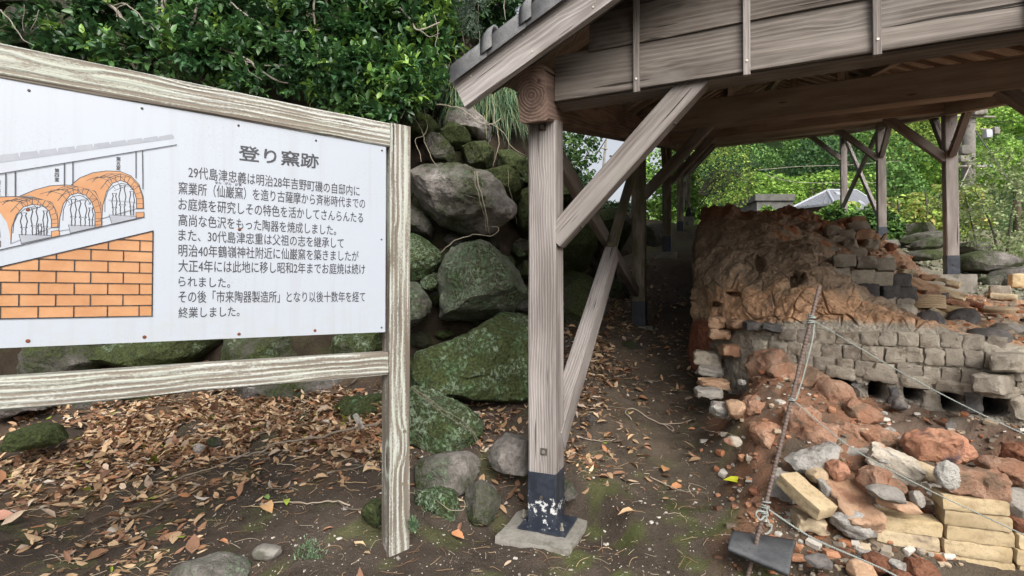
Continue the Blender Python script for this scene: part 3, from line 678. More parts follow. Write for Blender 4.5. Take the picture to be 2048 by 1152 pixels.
# courses of the chamber wall
def kpos(px, py, rows=(0, nr*4//10)):
    """point of the kiln surface seen at that pixel"""
    sub = slice(0, int(nr*.36), 2)
    X = kx.reshape(nr, nc)[sub].ravel(); Y = ky.reshape(nr, nc)[sub].ravel(); P = fK.reshape(nr, nc, 3)[sub].reshape(-1, 3)
    i = np.argmin((X-px)**2+(Y-py)**2); return Vector(P[i])
def wall_yaw(px):
    a, b = kpos(px-40, 740), kpos(px+40, 740); return math.degrees(math.atan2(b.y-a.y, b.x-a.x)+PSI)
courses = [(681,1560,2000,.0,30,.035),(714,1500,2025,.5,34,.06),(750,1520,2045,.0,35,.105)]
rb = random.Random(4); ks = 0
def crs(y0, x, sl=.1): return y0+(x-1850)*sl
for ci, (y0, xa, xb, ph, hp_, sl_) in enumerate(courses):
    x = xa+ph*18
    while x < xb:
        d = kpos(x, crs(y0, x, sl_)).y; wpx = rb.uniform(36, 54)*3.0/d
        cx_ = x+wpx/2; cy = crs(y0, cx_, sl_)+rb.uniform(-1.5, 1.5)
        p = kpos(cx_, cy); hpx = hp_*3.0/p.y; a_ = math.radians(wall_yaw(cx_))-PSI
        L_ = (wpx-1.5)/(FPX*(math.cos(a_)*p.y-p.x*math.sin(a_))/p.y**2); H_ = (hpx-1.2)/FPX*p.y
        if 1495 < cx_ < 2052:
            ks += 1
            block('brick', p+Vector((.037, .038, 0)), L_, .13, H_, (wall_yaw(cx_)+rb.uniform(-1.5, 1.5), 2+rb.uniform(-1.5, 1.5), rb.uniform(-1.5, 1.5)), 'kilnbrick', kiln, .0045, ks, 9, 11.)
        x += wpx
for hx, hy, wpx in [(1683,744,62),(1757,752,70),(1829,762,66),(1905,776,78),(1992,784,88)]:   # bricks bridging the flues
    p = kpos(hx, hy); a_ = math.radians(wall_yaw(hx))-PSI; ks += 1
    block('brick', p+Vector((.037, .038, 0)), wpx/(FPX*(math.cos(a_)*p.y-p.x*math.sin(a_))/p.y**2), .14, 25/FPX*p.y, (wall_yaw(hx), rb.uniform(-2, 2)+3, 0), 'kilnbrick', kiln, .005, ks, 9, 8.)
# piers between the flue openings and their arch bricks
for i, px in enumerate([1719, 1791, 1865, 1949, 2040]):
    p = kpos(px, 800+(px-1850)*.08)
    block('brick', p+Vector((.03, .05, .0)), (.052, .058, .075, .085, .07)[i], .16, .13, (wall_yaw(px), rb.uniform(-4, 4), 0), 'kilnbrick_black' if i in (0, 1, 3) else 'kilnbrick', kiln, .009, 300+i, 7, 6.)
# upper, blackened chamber wall
for r_, (y0, xs) in enumerate([(527, [(1688,48),(1730,44),(1770,40)]), (556, [(1676,50),(1722,50),(1762,42),(1800,40)]), (581, [(1692,44),(1735,46),(1778,42),(1812,38)]), (603, [(1770,40),(1805,40)])]):
    for (px, w_) in xs:
        d = 3.92-(px-1690)*.0012+(.12 if r_ == 0 else 0); p = at(px, y0+(px-1740)*.09, d); ks += 1
        black = (r_ == 1 and px > 1780) or r_ == 2
        block('brick', p, (w_-3)*d*d/(FPX*(.924*d+.382*p.x)), .2, .104, (-6+rb.uniform(-3, 3), rb.uniform(-2, 3), 0), 'kilnbrick_black' if black else 'kilnbrick', kiln, .005, 400+ks, 7, 9.)
for (px, py, w_, h_, d) in [(1665,462,30,22,5.0),(1690,470,30,20,4.95),(1672,482,28,18,4.9),(1698,492,26,22,4.8),(1712,505,26,20,4.75),(1740,490,22,20,4.95),(1725,470,34,20,5.1),(1665,505,26,18,4.75),(1640,512,50,26,4.35),(1715,455,36,22,5.2)]:
    ks += 1
    block('brick', at(px, py, d), w_/FPX*d, .14, h_/FPX*d, (rb.uniform(-12, 12), rb.uniform(-8, 12), 0), 'kilnbrick' if px != 1725 else 'brown_brick', kiln, .010, 500+ks, 7, 7.)
# brick courses at the left foot
for (px, py, w_, h_, d, mt) in [(1440,668,38,20,4.0,'brown_brick'),(1436,645,34,20,4.05,'brown_brick'),(1472,648,32,18,3.9,'brown_brick'),(1505,652,34,16,3.75,'kilnbrick_black'),(1545,655,36,16,3.62,'kilnbrick_black'),(1415,716,50,26,4.15,'kilnbrick'),(1420,742,46,16,4.0,'grey'),(1428,765,58,14,3.75,'brown_brick'),(1418,783,50,18,3.65,'grey'),(1460,700,36,20,3.95,'brown_brick')]:
    ks += 1
    block('brick', at(px, py, d), w_/FPX*d, .2, h_/FPX*d, (rb.uniform(-10, 15), rb.uniform(-3, 8), 0), mt, kiln, .010, 600+ks, 7, 7.)
# ================================================================== SHED
shed = empty('open_shed', B(0, 0, 0), 'open timber shed with grey tiled roof sheltering the kiln ruin', 'shed')
def zr(u): return 2.28+RS*u                      # underside of the tie beams
PW = .155
UP = (U+Z*RS).normalized()                       # roof runs up the slope
post_bases = {(0,0):.035,(1,0):.905,(2,0):2.07,(3,0):2.83,(4,0):3.75,(1,1):.55,(2,1):1.585,(3,1):2.47,(4,1):3.35}
def bolt(P, n, parent, s=.038, plate=True):
    """square washer with a hexagonal nut, facing n"""
    n = Vector(n).normalized(); q = n.to_track_quat('Z', 'Y').to_matrix().to_4x4(); q.translation = Vector(P)-parent.location
    if plate:
        v, f = boxvf((-s/2, -s/2, -.002), (s/2, s/2, .003)); a = obj('washer_plate', mesh_data('washer', v, f), M['iron'], parent, mat4=q)
    th = [i*math.pi/3 for i in range(6)]; r = s*.27
    v = [(r*math.cos(t), r*math.sin(t), .001) for t in th]+[(r*math.cos(t), r*math.sin(t), .012) for t in th]
    f = [[i, (i+1) % 6, 6+(i+1) % 6, 6+i] for i in range(6)]+[[6+i for i in range(6)]]
    obj('bolt', mesh_data('bolt', v, f), M['iron_light'] if plate else M['iron'], parent, mat4=q)
def simple(name, c1, c2, rough=.6, metal=0., sc1=30., bump=.001, spot=None):
    s = NT(name); tc = s.n('TexCoord'); P = tc.outputs['Object']
    col = s.mix(s.ramp(s.noise(P, sc1, 5, .65), [(.35, 0.), (.65, 1.)]), c1, c2)
    if spot: col = s.mix(s.ramp(s.noise(P, sc1*.6, 4, .6), [(.56, 0.), (.6, 1.)]), col, spot)
    s.p.inputs['Metallic'].default_value = metal
    return s.fin(col, rough, s.bump(s.noise(P, sc1*3, 3), bump, 1.), .35)
M['iron'] = simple('black_iron', (.05, .045, .04), (.10, .085, .07), .7)
M['iron_light'] = simple('galvanised_nut', (.20, .19, .16), (.36, .34, .28), .5, .4)
M['rust'] = simple('rusty_steel', (.11, .08, .07), (.18, .135, .115), .75, .3, 60.)
M['rust_screw'] = simple('rusty_screw', (.10, .03, .012), (.22, .07, .03), .8)
M['dowel'] = simple('pale_nail_head', (.55, .5, .42), (.7, .66, .58), .5)
# post shoe paint, chipped white at the foot
s_ = NT('blue_black_post_paint'); tc = s_.n('TexCoord'); P_ = tc.outputs['Object']; sp = s_.n('SeparateXYZ'); s_.l(P_, sp.inputs[0])
base = s_.mix(s_.ramp(s_.noise(P_, 18., 5), [(.4, 0.), (.65, 1.)]), (.018, .022, .032), (.035, .042, .058))
chip = s_.math('ADD', s_.noise(P_, 34., 5, .7), s_.math('MULTIPLY', s_.math('ADD', s_.math('ABSOLUTE', s_.math('ADD', sp.outputs[2], -.085)), 0.), -1.7))
chip = s_.ramp(s_.math('ADD', chip, .0), [(.50, 0.), (.53, 1.)])
oi_ = s_.n('ObjectInfo'); oc_ = s_.n('SeparateColor'); s_.l(oi_.outputs['Color'], oc_.inputs[0])
chip = s_.math('MULTIPLY', chip, oc_.outputs[0])
M['post_paint'] = s_.fin(s_.mix(chip, base, (.55, .56, .56)), .42, s_.bump(s_.math('ADD', s_.noise(P_, 60., 3), chip), .001, 1.), .4)

def post(k, right):
    u0 = LB*k; v1 = WB if right else 0.; zb = post_bases[(k, right)]
    c = B(u0+PW/2, v1-PW/2, 0)
    top = zr(u0+PW/2)-(.0 if right else .06)
    hb = .275 if k == 0 else .29
    w = 'wood_pale' if (k == 0 or right) else 'wood_green'
    pt = timber('post', c+Z*(zb+hb), c+Z*top, PW, PW, M[w], shed, up=U, ch=.009)
    v, f = prismvf(hb, PW+.006, PW+.006, .006, 6, .0006, 9)
    v = [(a[2], a[1], a[0]+hb/2) for a in v]; f = [q[::-1] for q in f]
    Mt = Matrix.Rotation(-PSI, 4, 'Z'); Mt.translation = c+Z*(zb+.001)-shed.location
    sh = obj('painted_shoe', mesh_data('painted_shoe', v, f), M['post_paint'], shed, mat4=Mt); sh.color = (1 if k == 0 else 0, 0, 0, 1)
    ff = B(u0-.004, v1-PW/2, zb+.15); bolt(ff, -U, shed, .034, False)
    if k == 0:
        bolt(B(-.001, -PW*.42, zb+.39), -U, shed, .036); bolt(B(-.001, -PW*.46, 2.165), -U, shed, .042)
    return c, zb
pads = {}
for (k, r_) in post_bases:
    c, zb = post(k, r_)
    if k == 0: continue
    hh = .16 if (k, r_) != (2, 0) and not r_ else .42
    ww = .36 if not r_ else .46
    g = min(gz(c.x, c.y)-.12, zb-hh); 
    v, f = prismvf(1, 1, 1, .0, 1, 0., 1)
    v, f = block_vf(ww, ww, zb-g, .003, k+7*r_, 9, 30.)
    Mt = Matrix.Rotation(-PSI, 4, 'Z'); Mt.translation = Vector((c.x, c.y, (zb+g)/2))-shed.location
    obj('concrete_footing', mesh_data('footing', v, f, False), M['concrete'], shed, mat4=Mt)
# front pad: low skewed slab with a painted base plate and two anchor bolts
cx0 = B(PW/2, -PW/2, 0)
v, f = block_vf(.40, .38, .17, .003, 3, 13, 30.)
Mt = Matrix.Rotation(-PSI, 4, 'Z'); Mt.translation = Vector((cx0.x-.025, cx0.y-.075, -.062))-shed.location
obj('concrete_footing', mesh_data('footing', v, f, True), M['concrete'], shed, mat4=Mt)
v, f = boxvf((-.13, -.125, 0), (.13, .11, .009)); Mt = Matrix.Rotation(-PSI, 4, 'Z'); Mt.translation = Vector((cx0.x+.01, cx0.y-.03, .027))-shed.location
bpl = obj('base_plate', mesh_data('base_plate', v, f), M['post_paint'], shed, mat4=Mt); bpl.color = (1, 0, 0, 1)
for dx, dy in ((.118, -.1), (-.125, -.02)):
    q = Vector((cx0.x, cx0.y, .03))+V*dx+U*dy
    v, f = tube([q-shed.location, q+Z*.045-shed.location], .006, 8); obj('anchor_bolt', mesh_data('anchor_bolt', v, f), M['iron_light'], shed)
    v, f = tube([q+Z*.008-shed.location, q+Z*.02-shed.location], .012, 6); obj('nut', mesh_data('nut', v, f), M['iron_light'], shed)
    
# eave beams along the slope
UEND = 4*LB+.5
timber('eave_beam', B(-.15, -PW/2, zr(-.15)+.045), B(UEND, -PW/2, zr(UEND)+.045), PW, .27, M['wood_endgrain'], shed, up=Z, ch=.01)
timber('eave_beam', B(-.15, WB-PW/2, zr(-.15)+.06), B(UEND, WB-PW/2, zr(UEND)+.06), PW, .24, M['wood_dark'], shed, up=Z, ch=.01)
# tie beams
for k in range(5):
    u0 = LB*k+PW/2; hh = .2 if k == 0 else .31
    timber('tie_beam', B(u0, .003, zr(LB*k)+hh/2), B(u0, WB-PW-.003, zr(LB*k)+hh/2), PW if k else .13, hh, M['wood'] if k == 0 else M['wood_dark'], shed, ch=.008)
    if k: timber('wall_plate', B(u0+.1, .0, zr(LB*k)+hh+.05), B(u0+.1, .32, zr(LB*k)+hh+.05), .09, .1, M['wood_dark'], shed)
# bracing: gable direction
for k in range(5):
    u0 = LB*k+.06
    a = B(u0, .0, zr(LB*k)-.70); b = B(u0, .70, zr(LB*k)+.02); d = (b-a).normalized()
    wt = M['wood']
    timber('knee_brace', a-d*.03, b+d*.03, .10, .115, wt, shed, up=Z, ch=.006)
    if k == 0:
        bolt(a+d*.12+Vector((d.z*V.x, d.z*V.y, -d.x/V.x))*.058, (V*d.z-Z*.7), shed, .03, False); bolt(b-d*.2+(V*.7-Z*.7)*.058, (V*.7-Z*.7), shed, .03, False)
    if k >= 1:
        a = B(u0, WB-PW, zr(LB*k)-.70); b = B(u0, WB-PW-.72, zr(LB*k)+.02); d = (b-a).normalized()
        timber('knee_brace', a-d*.03, b+d*.03, .10, .115, M['wood'], shed, up=Z, ch=.006)
# bracing: along the slope
def lbrace(u1, z1, u2, z2, v, w=.09, h=.11, m='wood', nm='cross_brace'):
    return timber(nm, B(u1, v, z1), B(u2, v, z2), w, h, M[m], shed, up=Z, ch=.006)
lbrace(PW-.02, 2.17, LB+.03, post_bases[(1,0)]+.40, -PW/2-.028, .06, .12, 'wood')
lbrace(PW-.02, .45, 1.75, 1.62, -PW/2+.03, .10, .15, 'wood_pale'); lbrace(1.70, 1.66, LB, zr(LB)-.10, -PW/2+.038, .06, .12, 'wood_green')
for v_, k0 in ((WB-PW/2, 3),):
    lbrace(LB*k0+PW, zr(LB*k0)-.1, LB*(k0+1), post_bases[(k0+1,1)]+.45, v_-.032, .06, .13)
    lbrace(LB*k0+PW, post_bases[(k0,1)]+.35, LB*(k0+1), zr(LB*(k0+1))-.15, v_+.032, .06, .13, 'wood_pale')
lbrace(3*LB+PW, zr(3*LB)-.1, 4*LB, post_bases[(4,0)]+.3, -PW/2-.03, .05, .1); lbrace(3*LB+PW, post_bases[(3,0)]+.3, 4*LB, zr(4*LB)-.15, -PW/2+.03, .05, .1)
for k in (1, 2, 3):
    for s in (-1, 1):
        if k == 3 and s == 1: continue
        for v_, rr0 in ((WB-PW/2, 1),) + (((-PW/2, 0),) if k > 1 else ()):
            u0 = LB*k+(PW if s > 0 else 0); q = lbrace(u0, zr(u0)-.66, u0+s*.58, zr(u0+s*.58)+.0, v_, .09, .105, 'wood', 'knee_brace')
            if rr0: bolt(B(u0+s*.14, v_-.05, zr(u0)-.50), -V, shed, .03, False)

# gable: clapboards, battens
SL = .50                                          # roof pitch (rise over run)
RID = (WB-PW)/2                                   # ridge position
def zroof(v): return 2.385+SL*(RID-abs(v-RID))    # underside of barge line at u=-.3, see below
bh = .235; nb = 5
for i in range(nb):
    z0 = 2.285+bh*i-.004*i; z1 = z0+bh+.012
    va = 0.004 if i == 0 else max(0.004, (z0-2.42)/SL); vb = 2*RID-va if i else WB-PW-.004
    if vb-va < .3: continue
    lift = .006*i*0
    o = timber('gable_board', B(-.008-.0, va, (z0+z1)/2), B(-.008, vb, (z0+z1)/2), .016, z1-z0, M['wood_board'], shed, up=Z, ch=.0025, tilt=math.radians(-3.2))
for j in range(9):
    v_ = .432+.495*(j-0)
    if v_ > WB-PW-.1: break
    zt = 2.42+SL*min(v_, 2*RID-v_)+.12
    timber('batten', B(-.032, v_, 2.262), B(-.034, v_, zt), .030, .022, M['wood'], shed, up=U, ch=.002)
    v2, f2 = tube([B(-.044, v_, 2.325)-shed.location, B(-.0475, v_, 2.325)-shed.location], .0055, 8); obj('nail_head', mesh_data('nail', v2, f2), M['dowel'], shed)
# bargeboards
UB = -.30
th_ = math.atan(SL); nrm_ = Z*math.cos(th_)-V*math.sin(th_)
def barge(v, z): return B(UB, v, z+RS*UB+.077)
A0 = B(UB, -.375, 2.205); dirb = (V*math.cos(th_)+Z*math.sin(th_))
Lb = (RID+.375)/math.cos(th_)
bw = .165
bb = timber('bargeboard', A0+nrm_*bw/2, A0+dirb*Lb+nrm_*bw/2, .035, bw, M['wood_pale'], shed, up=Z, ch=.003)
A1 = B(UB, 2*RID+.375, 2.205); d2_ = (-V*math.cos(th_)+Z*math.sin(th_)); n2_ = Z*math.cos(th_)+V*math.sin(th_)
timber('bargeboard', A1+n2_*bw/2, A1+d2_*Lb+n2_*bw/2, .035, bw, M['wood_pale'], shed, up=Z, ch=.003)
for t_ in (.10, .42, .75):
    for h_ in (.03, .13) if t_ > .2 else (.12,):
        q = A0+dirb*t_+nrm_*h_-U*.0185; v2, f2 = tube([q-shed.location, q-U*.002-shed.location], .004, 8); obj('nail_head', mesh_data('nail', v2, f2), M['dowel'], shed)
for A_, d_, n_ in ((A0, dirb, nrm_), (A1, d2_, n2_)):
    a = A_+n_*(bw+.011)+d_*.01; timber('tile_batten', a-U*.005, a+d_*Lb-U*.005, .03, .018, M['brown_strip'] if 'brown_strip' in M else M['wood'], shed, up=Z, ch=.001)
# roof deck boards, rafters, purlins (seen from below)
ROF = bw+.02
def rp(u, v, dn):
    """point on the roof slope: u along, v across, dn above the underside plane of the barge"""
    a = abs(v-RID); return B(u, v, 2.205+SL*(RID+.375-a)+RS*(u-UB))+Z*(dn/math.cos(th_))
npl = 22
for side in (0, 1):
    for i in range(npl):
        u1 = UB+.03+i*(UEND+.2-UB)/npl; u2 = UB+.03+(i+1)*(UEND+.2-UB)/npl-.004
        va, vb = (-.36, RID) if side == 0 else (2*RID+.36, RID)
        sheared('roof_board', [rp(u1, va, bw-.02), rp(u2, va, bw-.02), rp(u2, vb, bw-.02), rp(u1, vb, bw-.02)], .018, M['wood_dark'], shed, Z)
    for i in range(31):
        u1 = UB+.25+i*.48
        if u1 > UEND: break
        va, vb = (-.36, RID) if side == 0 else (2*RID+.36, RID)
        a, b = rp(u1, va, bw-.05), rp(u1, vb, bw-.05); timber('rafter', a, b, .045, .06, M['wood_dark'] if i else M['wood'], shed, up=Z, ch=.002)
for v_ in (RID*.5, RID, RID*1.5):
    a, b = rp(UB+.1, v_, .02), rp(UEND, v_, .02); timber('purlin', a, b, .10, .12, M['wood_dark'], shed, up=Z)
for k in range(1, 5):
    timber('king_strut', B(LB*k+PW/2, RID, zr(LB*k)+.31), B(LB*k+PW/2, RID, zr(LB*k)+1.2), .1, .1, M['wood_dark'], shed, up=U)
# roof covering: field sheets of pantile, one per course
def pantile_course(side, i, n):
    a0 = i/n; a1 = (i+1)/n+.02; va, vb = (-.42, RID) if side == 0 else (2*RID+.42, RID)
    us = np.arange(UB+.16, UEND+.2, .0375); prof = np.maximum(np.sin((us-UB)/.30*2*math.pi), -.35)*.028
    vv = []
    for t, hh in ((a0, .028), (a1, .0)):
        v_ = va+(vb-va)*t
        for u_, p_ in zip(us, prof): vv.append(tuple(rp(u_, v_, ROF+hh)+Z*p_-shed.location))
    n_ = len(us); v3 = vv+[tuple(Vector(q)-Z*.018) for q in vv[:n_]]
    f = [[k, k+1, n_+k+1, n_+k] for k in range(n_-1)]+[[k+1, k, 2*n_+k, 2*n_+k+1] for k in range(n_-1)]
    return obj('tile_course', mesh_data('tile_course', v3, f, True), M['roof_tile'], shed)
NC_ = 9
for side in (0, 1):
    for i in range(NC_): pantile_course(side, i, NC_)
# verge tiles along the gable edge: half round roll with a drop flange and a collar
def verge_tile(side, i, n):
    Lt = (RID+.44)/n; va = -.44+Lt*i; vb = va+Lt+.02
    if side: va, vb = 2*RID-va, 2*RID-vb
    def section(v_, r, lift):
        c = rp(UB, v_, ROF+.012+lift); out = []
        out.append(c-U*(r)-Z*.072)
        out.append(c-U*(r+.002)-Z*.02)
        for t in np.linspace(math.pi*.97, 0, 9): out.append(c+U*(math.cos(t)*r-.0)+Z*(math.sin(t)*r*.92))
        out.append(c+U*.11-Z*.005)
        return out
    parts = []
    for (s0, s1, r, lift) in ((0, 1, .052, 0.), (.90, 1.05, .066, .020)):
        a, b = section(va+(vb-va)*s0, r, lift), section(va+(vb-va)*s1, r*.97, lift)
        ai = [Vector(q)-(Vector(q)-rp(UB, va, ROF))*.16 for q in a]; bi = [Vector(q)-(Vector(q)-rp(UB, vb, ROF))*.16 for q in b]
        n_ = len(a); vv = [tuple(q-shed.location) for q in a+b+ai+bi]
        f = [[k, k+1, n_+k+1, n_+k] for k in range(n_-1)]+[[k+1, k, 2*n_+k, 2*n_+k+1] for k in range(n_-1)]+[[n_+k, n_+k+1, 3*n_+k+1, 3*n_+k] for k in range(n_-1)]+[[2*n_+k+1, 2*n_+k, 3*n_+k, 3*n_+k+1] for k in range(n_-1)]
        parts.append((vv, f))
    v, f = join(parts); o = obj('verge_tile', mesh_data('verge_tile', v, f, False), M['roof_tile'], shed)
    o.data.polygons.foreach_set('use_smooth', [True]*len(o.data.polygons)); return o
for side in (0, 1):
    for i in range(12): verge_tile(side, i, 12)
for i in range(20):                                # ridge tiles
    u0 = UB-.03+i*.76; a, b = rp(u0, RID, ROF+.03), rp(u0+.78, RID, ROF+.045); v, f = tube([a-shed.location, b-shed.location], .085, 12)
    obj('ridge_tile', mesh_data('ridge_tile', v, f, True), M['roof_tile'], shed)

# ================================================================== SIGN
SX, SY = -.5845, 2.308; DA = .9585
Dv = Vector((math.sin(DA), math.cos(DA), 0)); Nv = Vector((Dv.y, -Dv.x, 0))      # Nv faces the viewer
S0 = Vector((SX, SY, 0))
sign = empty('information_board', S0+Dv*.06, 'white information board on the kiln in a lichen-covered timber frame', 'information board')
def SG(t, n, z): return S0+Dv*t+Nv*n+Z*z          # t towards the right, n towards the viewer
def sg_px(px, py):
    """board coordinates (t, z) of a photo pixel"""
    a = at(px, py, 1.); o = Vector((0, 0, CAMZ)); r = a-o
    k = ((S0+Nv*0-o).dot(Nv))/r.dot(Nv); p = o+r*k; return (p-S0).dot(Dv), p.z
ztr = sg_px(775, 247)[1]; zbt = sg_px(772, 293)[1]; zbb = sg_px(771, 664)[1]; zl0 = sg_px(772, 704)[1]; zl1 = sg_px(772, 749)[1]
TL = -2.15
for t_ in (.067, TL):
    timber('post', SG(t_, -.035, gz(SG(t_, 0, 0).x, SG(t_, 0, 0).y)-.25), SG(t_, -.035, ztr+.002), .1, .1, M['wood_sign'], sign, up=Nv, ch=.004)
timber('top_rail', SG(TL+.051, -.035, (ztr+zbt)/2), SG(.015, -.035, (ztr+zbt)/2), .09, ztr-zbt, M['wood_sign'], sign, ch=.006)
timber('bottom_rail', SG(TL+.051, -.03, (zl0+zl1)/2), SG(.013, -.03, (zl0+zl1)/2), .075, zl0-zl1, M['wood_sign'], sign, ch=.006)
bd = NT('white_enamel_board'); tcb = bd.n('TexCoord'); Pb = tcb.outputs['Object']
sg_ = bd.ramp(bd.noise(Pb, 3.2, 5, .65), [(.45, 0.), (.7, .5)]); spb = bd.ramp(bd.noise(Pb, 150., 3, .7), [(.52, 0.), (.66, 1.)])
spz = bd.n('SeparateXYZ'); bd.l(Pb, spz.inputs[0])
cb_ = bd.mix(bd.math('MULTIPLY', sg_, spb), (.365, .40, .455), (.26, .275, .28))
stk = bd.ramp(bd.noise(bd.vmul(Pb, (26., 26., 1.1)), 1., 5, .6), [(.50, 0.), (.72, .38)])
cb_ = bd.mix(stk, cb_, (.30, .32, .33))
low = bd.math('MULTIPLY', bd.ramp(spz.outputs[2], [(0., 1.), (.22, 0.)]), bd.ramp(bd.noise(Pb, 22., 5, .7), [(.45, 0.), (.7, .55)]))
cb_ = bd.mix(low, cb_, (.36, .37, .35))
M['board'] = bd.fin(cb_, .38, bd.bump(bd.noise(Pb, 2.5, 2), .002, .3), .4)
def plate(name, t0, t1, z0, z1, n0, n1, mat, parent=sign):
    v = [SG(t, n, z)-SG(0, 0, zbb) for n in (n0, n1) for t, z in ((t0, z0), (t1, z0), (t1, z1), (t0, z1))]
    f = [[0, 1, 2, 3][::-1], [4, 5, 6, 7], [0, 1, 5, 4], [1, 2, 6, 5], [2, 3, 7, 6], [3, 0, 4, 7]]
    o = obj(name, mesh_data(name, v, f), mat, parent); o.location = SG(0, 0, zbb)-parent.location; return o
panel = plate('panel', TL+.055, 0.0, zbb, zbt+.004, -.028, 0., M['board'])
# print: flat shapes a hair in front of the panel
M['ink'] = simple('print_ink', (.035, .037, .045), (.055, .058, .068), .5)
M['print_brick'] = simple('printed_orange', (.37, .175, .075), (.45, .24, .115), .45, 0, 9.)
M['print_brick_dark'] = simple('printed_brown', (.40, .145, .045), (.46, .18, .06), .45, 0, 9.)
M['print_grey'] = simple('printed_grey', (.24, .26, .30), (.29, .31, .35), .45, 0, 12.)
lay = [0]
def flat_poly(ptsets, n, mat, name, parent=panel):
    vv, ff = [], []
    for pts in ptsets:
        k = len(vv); vv += [tuple(SG(t, n, z)-SG(0, 0, zbb)) for t, z in pts]; ff.append([k+i for i in range(len(pts))])
    o = obj(name, mesh_data(name, vv, ff), mat, parent); o.location = (0, 0, 0); return o
def line_strip(pts, w):
    """quads along a polyline in board space"""
    out = []
    for (a, b) in zip(pts[:-1], pts[1:]):
        dx, dz = b[0]-a[0], b[1]-a[1]; L = math.hypot(dx, dz)+1e-9; ex, ez = dx/L*w*.4, dz/L*w*.4; nx, nz = -dz/L*w/2, dx/L*w/2
        out.append([(a[0]-ex-nx, a[1]-ez-nz), (b[0]+ex-nx, b[1]+ez-nz), (b[0]+ex+nx, b[1]+ez+nz), (a[0]-ex+nx, a[1]-ez+nz)])
    return out
S = sg_px
W1 = .0030
lines = []
# brick plinth with its sloping top
t_r, zb_ = S(304, 632); zt_ = S(305, 462)[1]; tA, zA = S(0, 534)
slope = (zt_-zA)/(t_r-tA); tL = TL+.12
def ztop(t): return zt_+slope*(t-t_r)
rowh = (zt_-zb_)/7.95; bl = (S(216, 600)[0]-S(149, 600)[0])*1.0
bricks = []
r = 0
while zb_+r*rowh < zt_:
    z0 = zb_+r*rowh; t = t_r-(.43*bl if r % 2 == 0 else .95*bl); b0 = t_r; first = True
    while b0 > tL:
        a0 = max(t, tL)
        q = [(a0, z0), (b0, z0), (b0, min(z0+rowh, ztop(b0))), (a0, min(z0+rowh, ztop(a0)))]
        if ztop(b0) > z0+.001:
            if ztop(a0) < z0: ti = t_r+(z0-zt_)/slope; q = [(ti, z0), (b0, z0), (b0, min(z0+rowh, ztop(b0)))]; 
            elif ztop(b0) > z0+rowh > ztop(a0): tm = t_r+(z0+rowh-zt_)/slope; q = [(a0, z0), (b0, z0), (b0, z0+rowh), (tm, z0+rowh), (a0, ztop(a0))]
            bricks.append(q); lines += line_strip(q+[q[0]], W1)
        b0 = t; t -= bl
    r += 1
pb = flat_poly(bricks, .0006, M['print_brick'], 'printed_brickwork')
lines += line_strip([(tL, ztop(tL)), (t_r, zt_), (t_r, zb_), (tL, zb_)], W1*1.2)
# kiln floor line, roof line, hanging posts, printed tiles
def LP(pix): return [S(*p) for p in pix]
fl = LP([(288, 434), (0, 500)]); ds = (fl[1][1]-fl[0][1])/(fl[1][0]-fl[0][0]); fl.append((tL, fl[1][1]+ds*(tL-fl[1][0])))
lines += line_strip(fl, W1)
rl = LP([(353, 290), (0, 348)]); dr = (rl[1][1]-rl[0][1])/(rl[1][0]-rl[0][0]); rl.append((tL, rl[1][1]+dr*(tL-rl[1][0]))); lines += line_strip(rl, W1)
for a, b in ((LP([(272, 303), (272, 356)])), (LP([(285, 301), (286, 378)])), (LP([(129, 327), (129, 372)])), (LP([(146, 324), (146, 371)])), (LP([(12, 346), (12, 392)])), (LP([(31, 343), (31, 393)]))):
    lines += line_strip([a, b], W1)
tl_ = []
p0, p1 = S(348, 274), S(0, 322); nt = 10; 
ext = (p1[0]-p0[0])/nt
for i in range(16):
    ta = p0[0]+ext*i; tb = ta+ext; za = p0[1]+(p1[1]-p0[1])*(ta-p0[0])/(p1[0]-p0[0]); zbx = p0[1]+(p1[1]-p0[1])*(tb-p0[0])/(p1[0]-p0[0])
    if tb < tL: break
    hh = .012+.0012*i
    tl_.append([(tb, zbx-.006), (ta, za-.006), (ta, za+.002), (ta+ext*.12, za+hh*.75), (ta+ext*.3, za+hh*.55+0), (tb-ext*.15, zbx+hh), (tb, zbx+hh*.8)])
flat_poly(tl_, .0006, M['print_grey'], 'printed_roof')
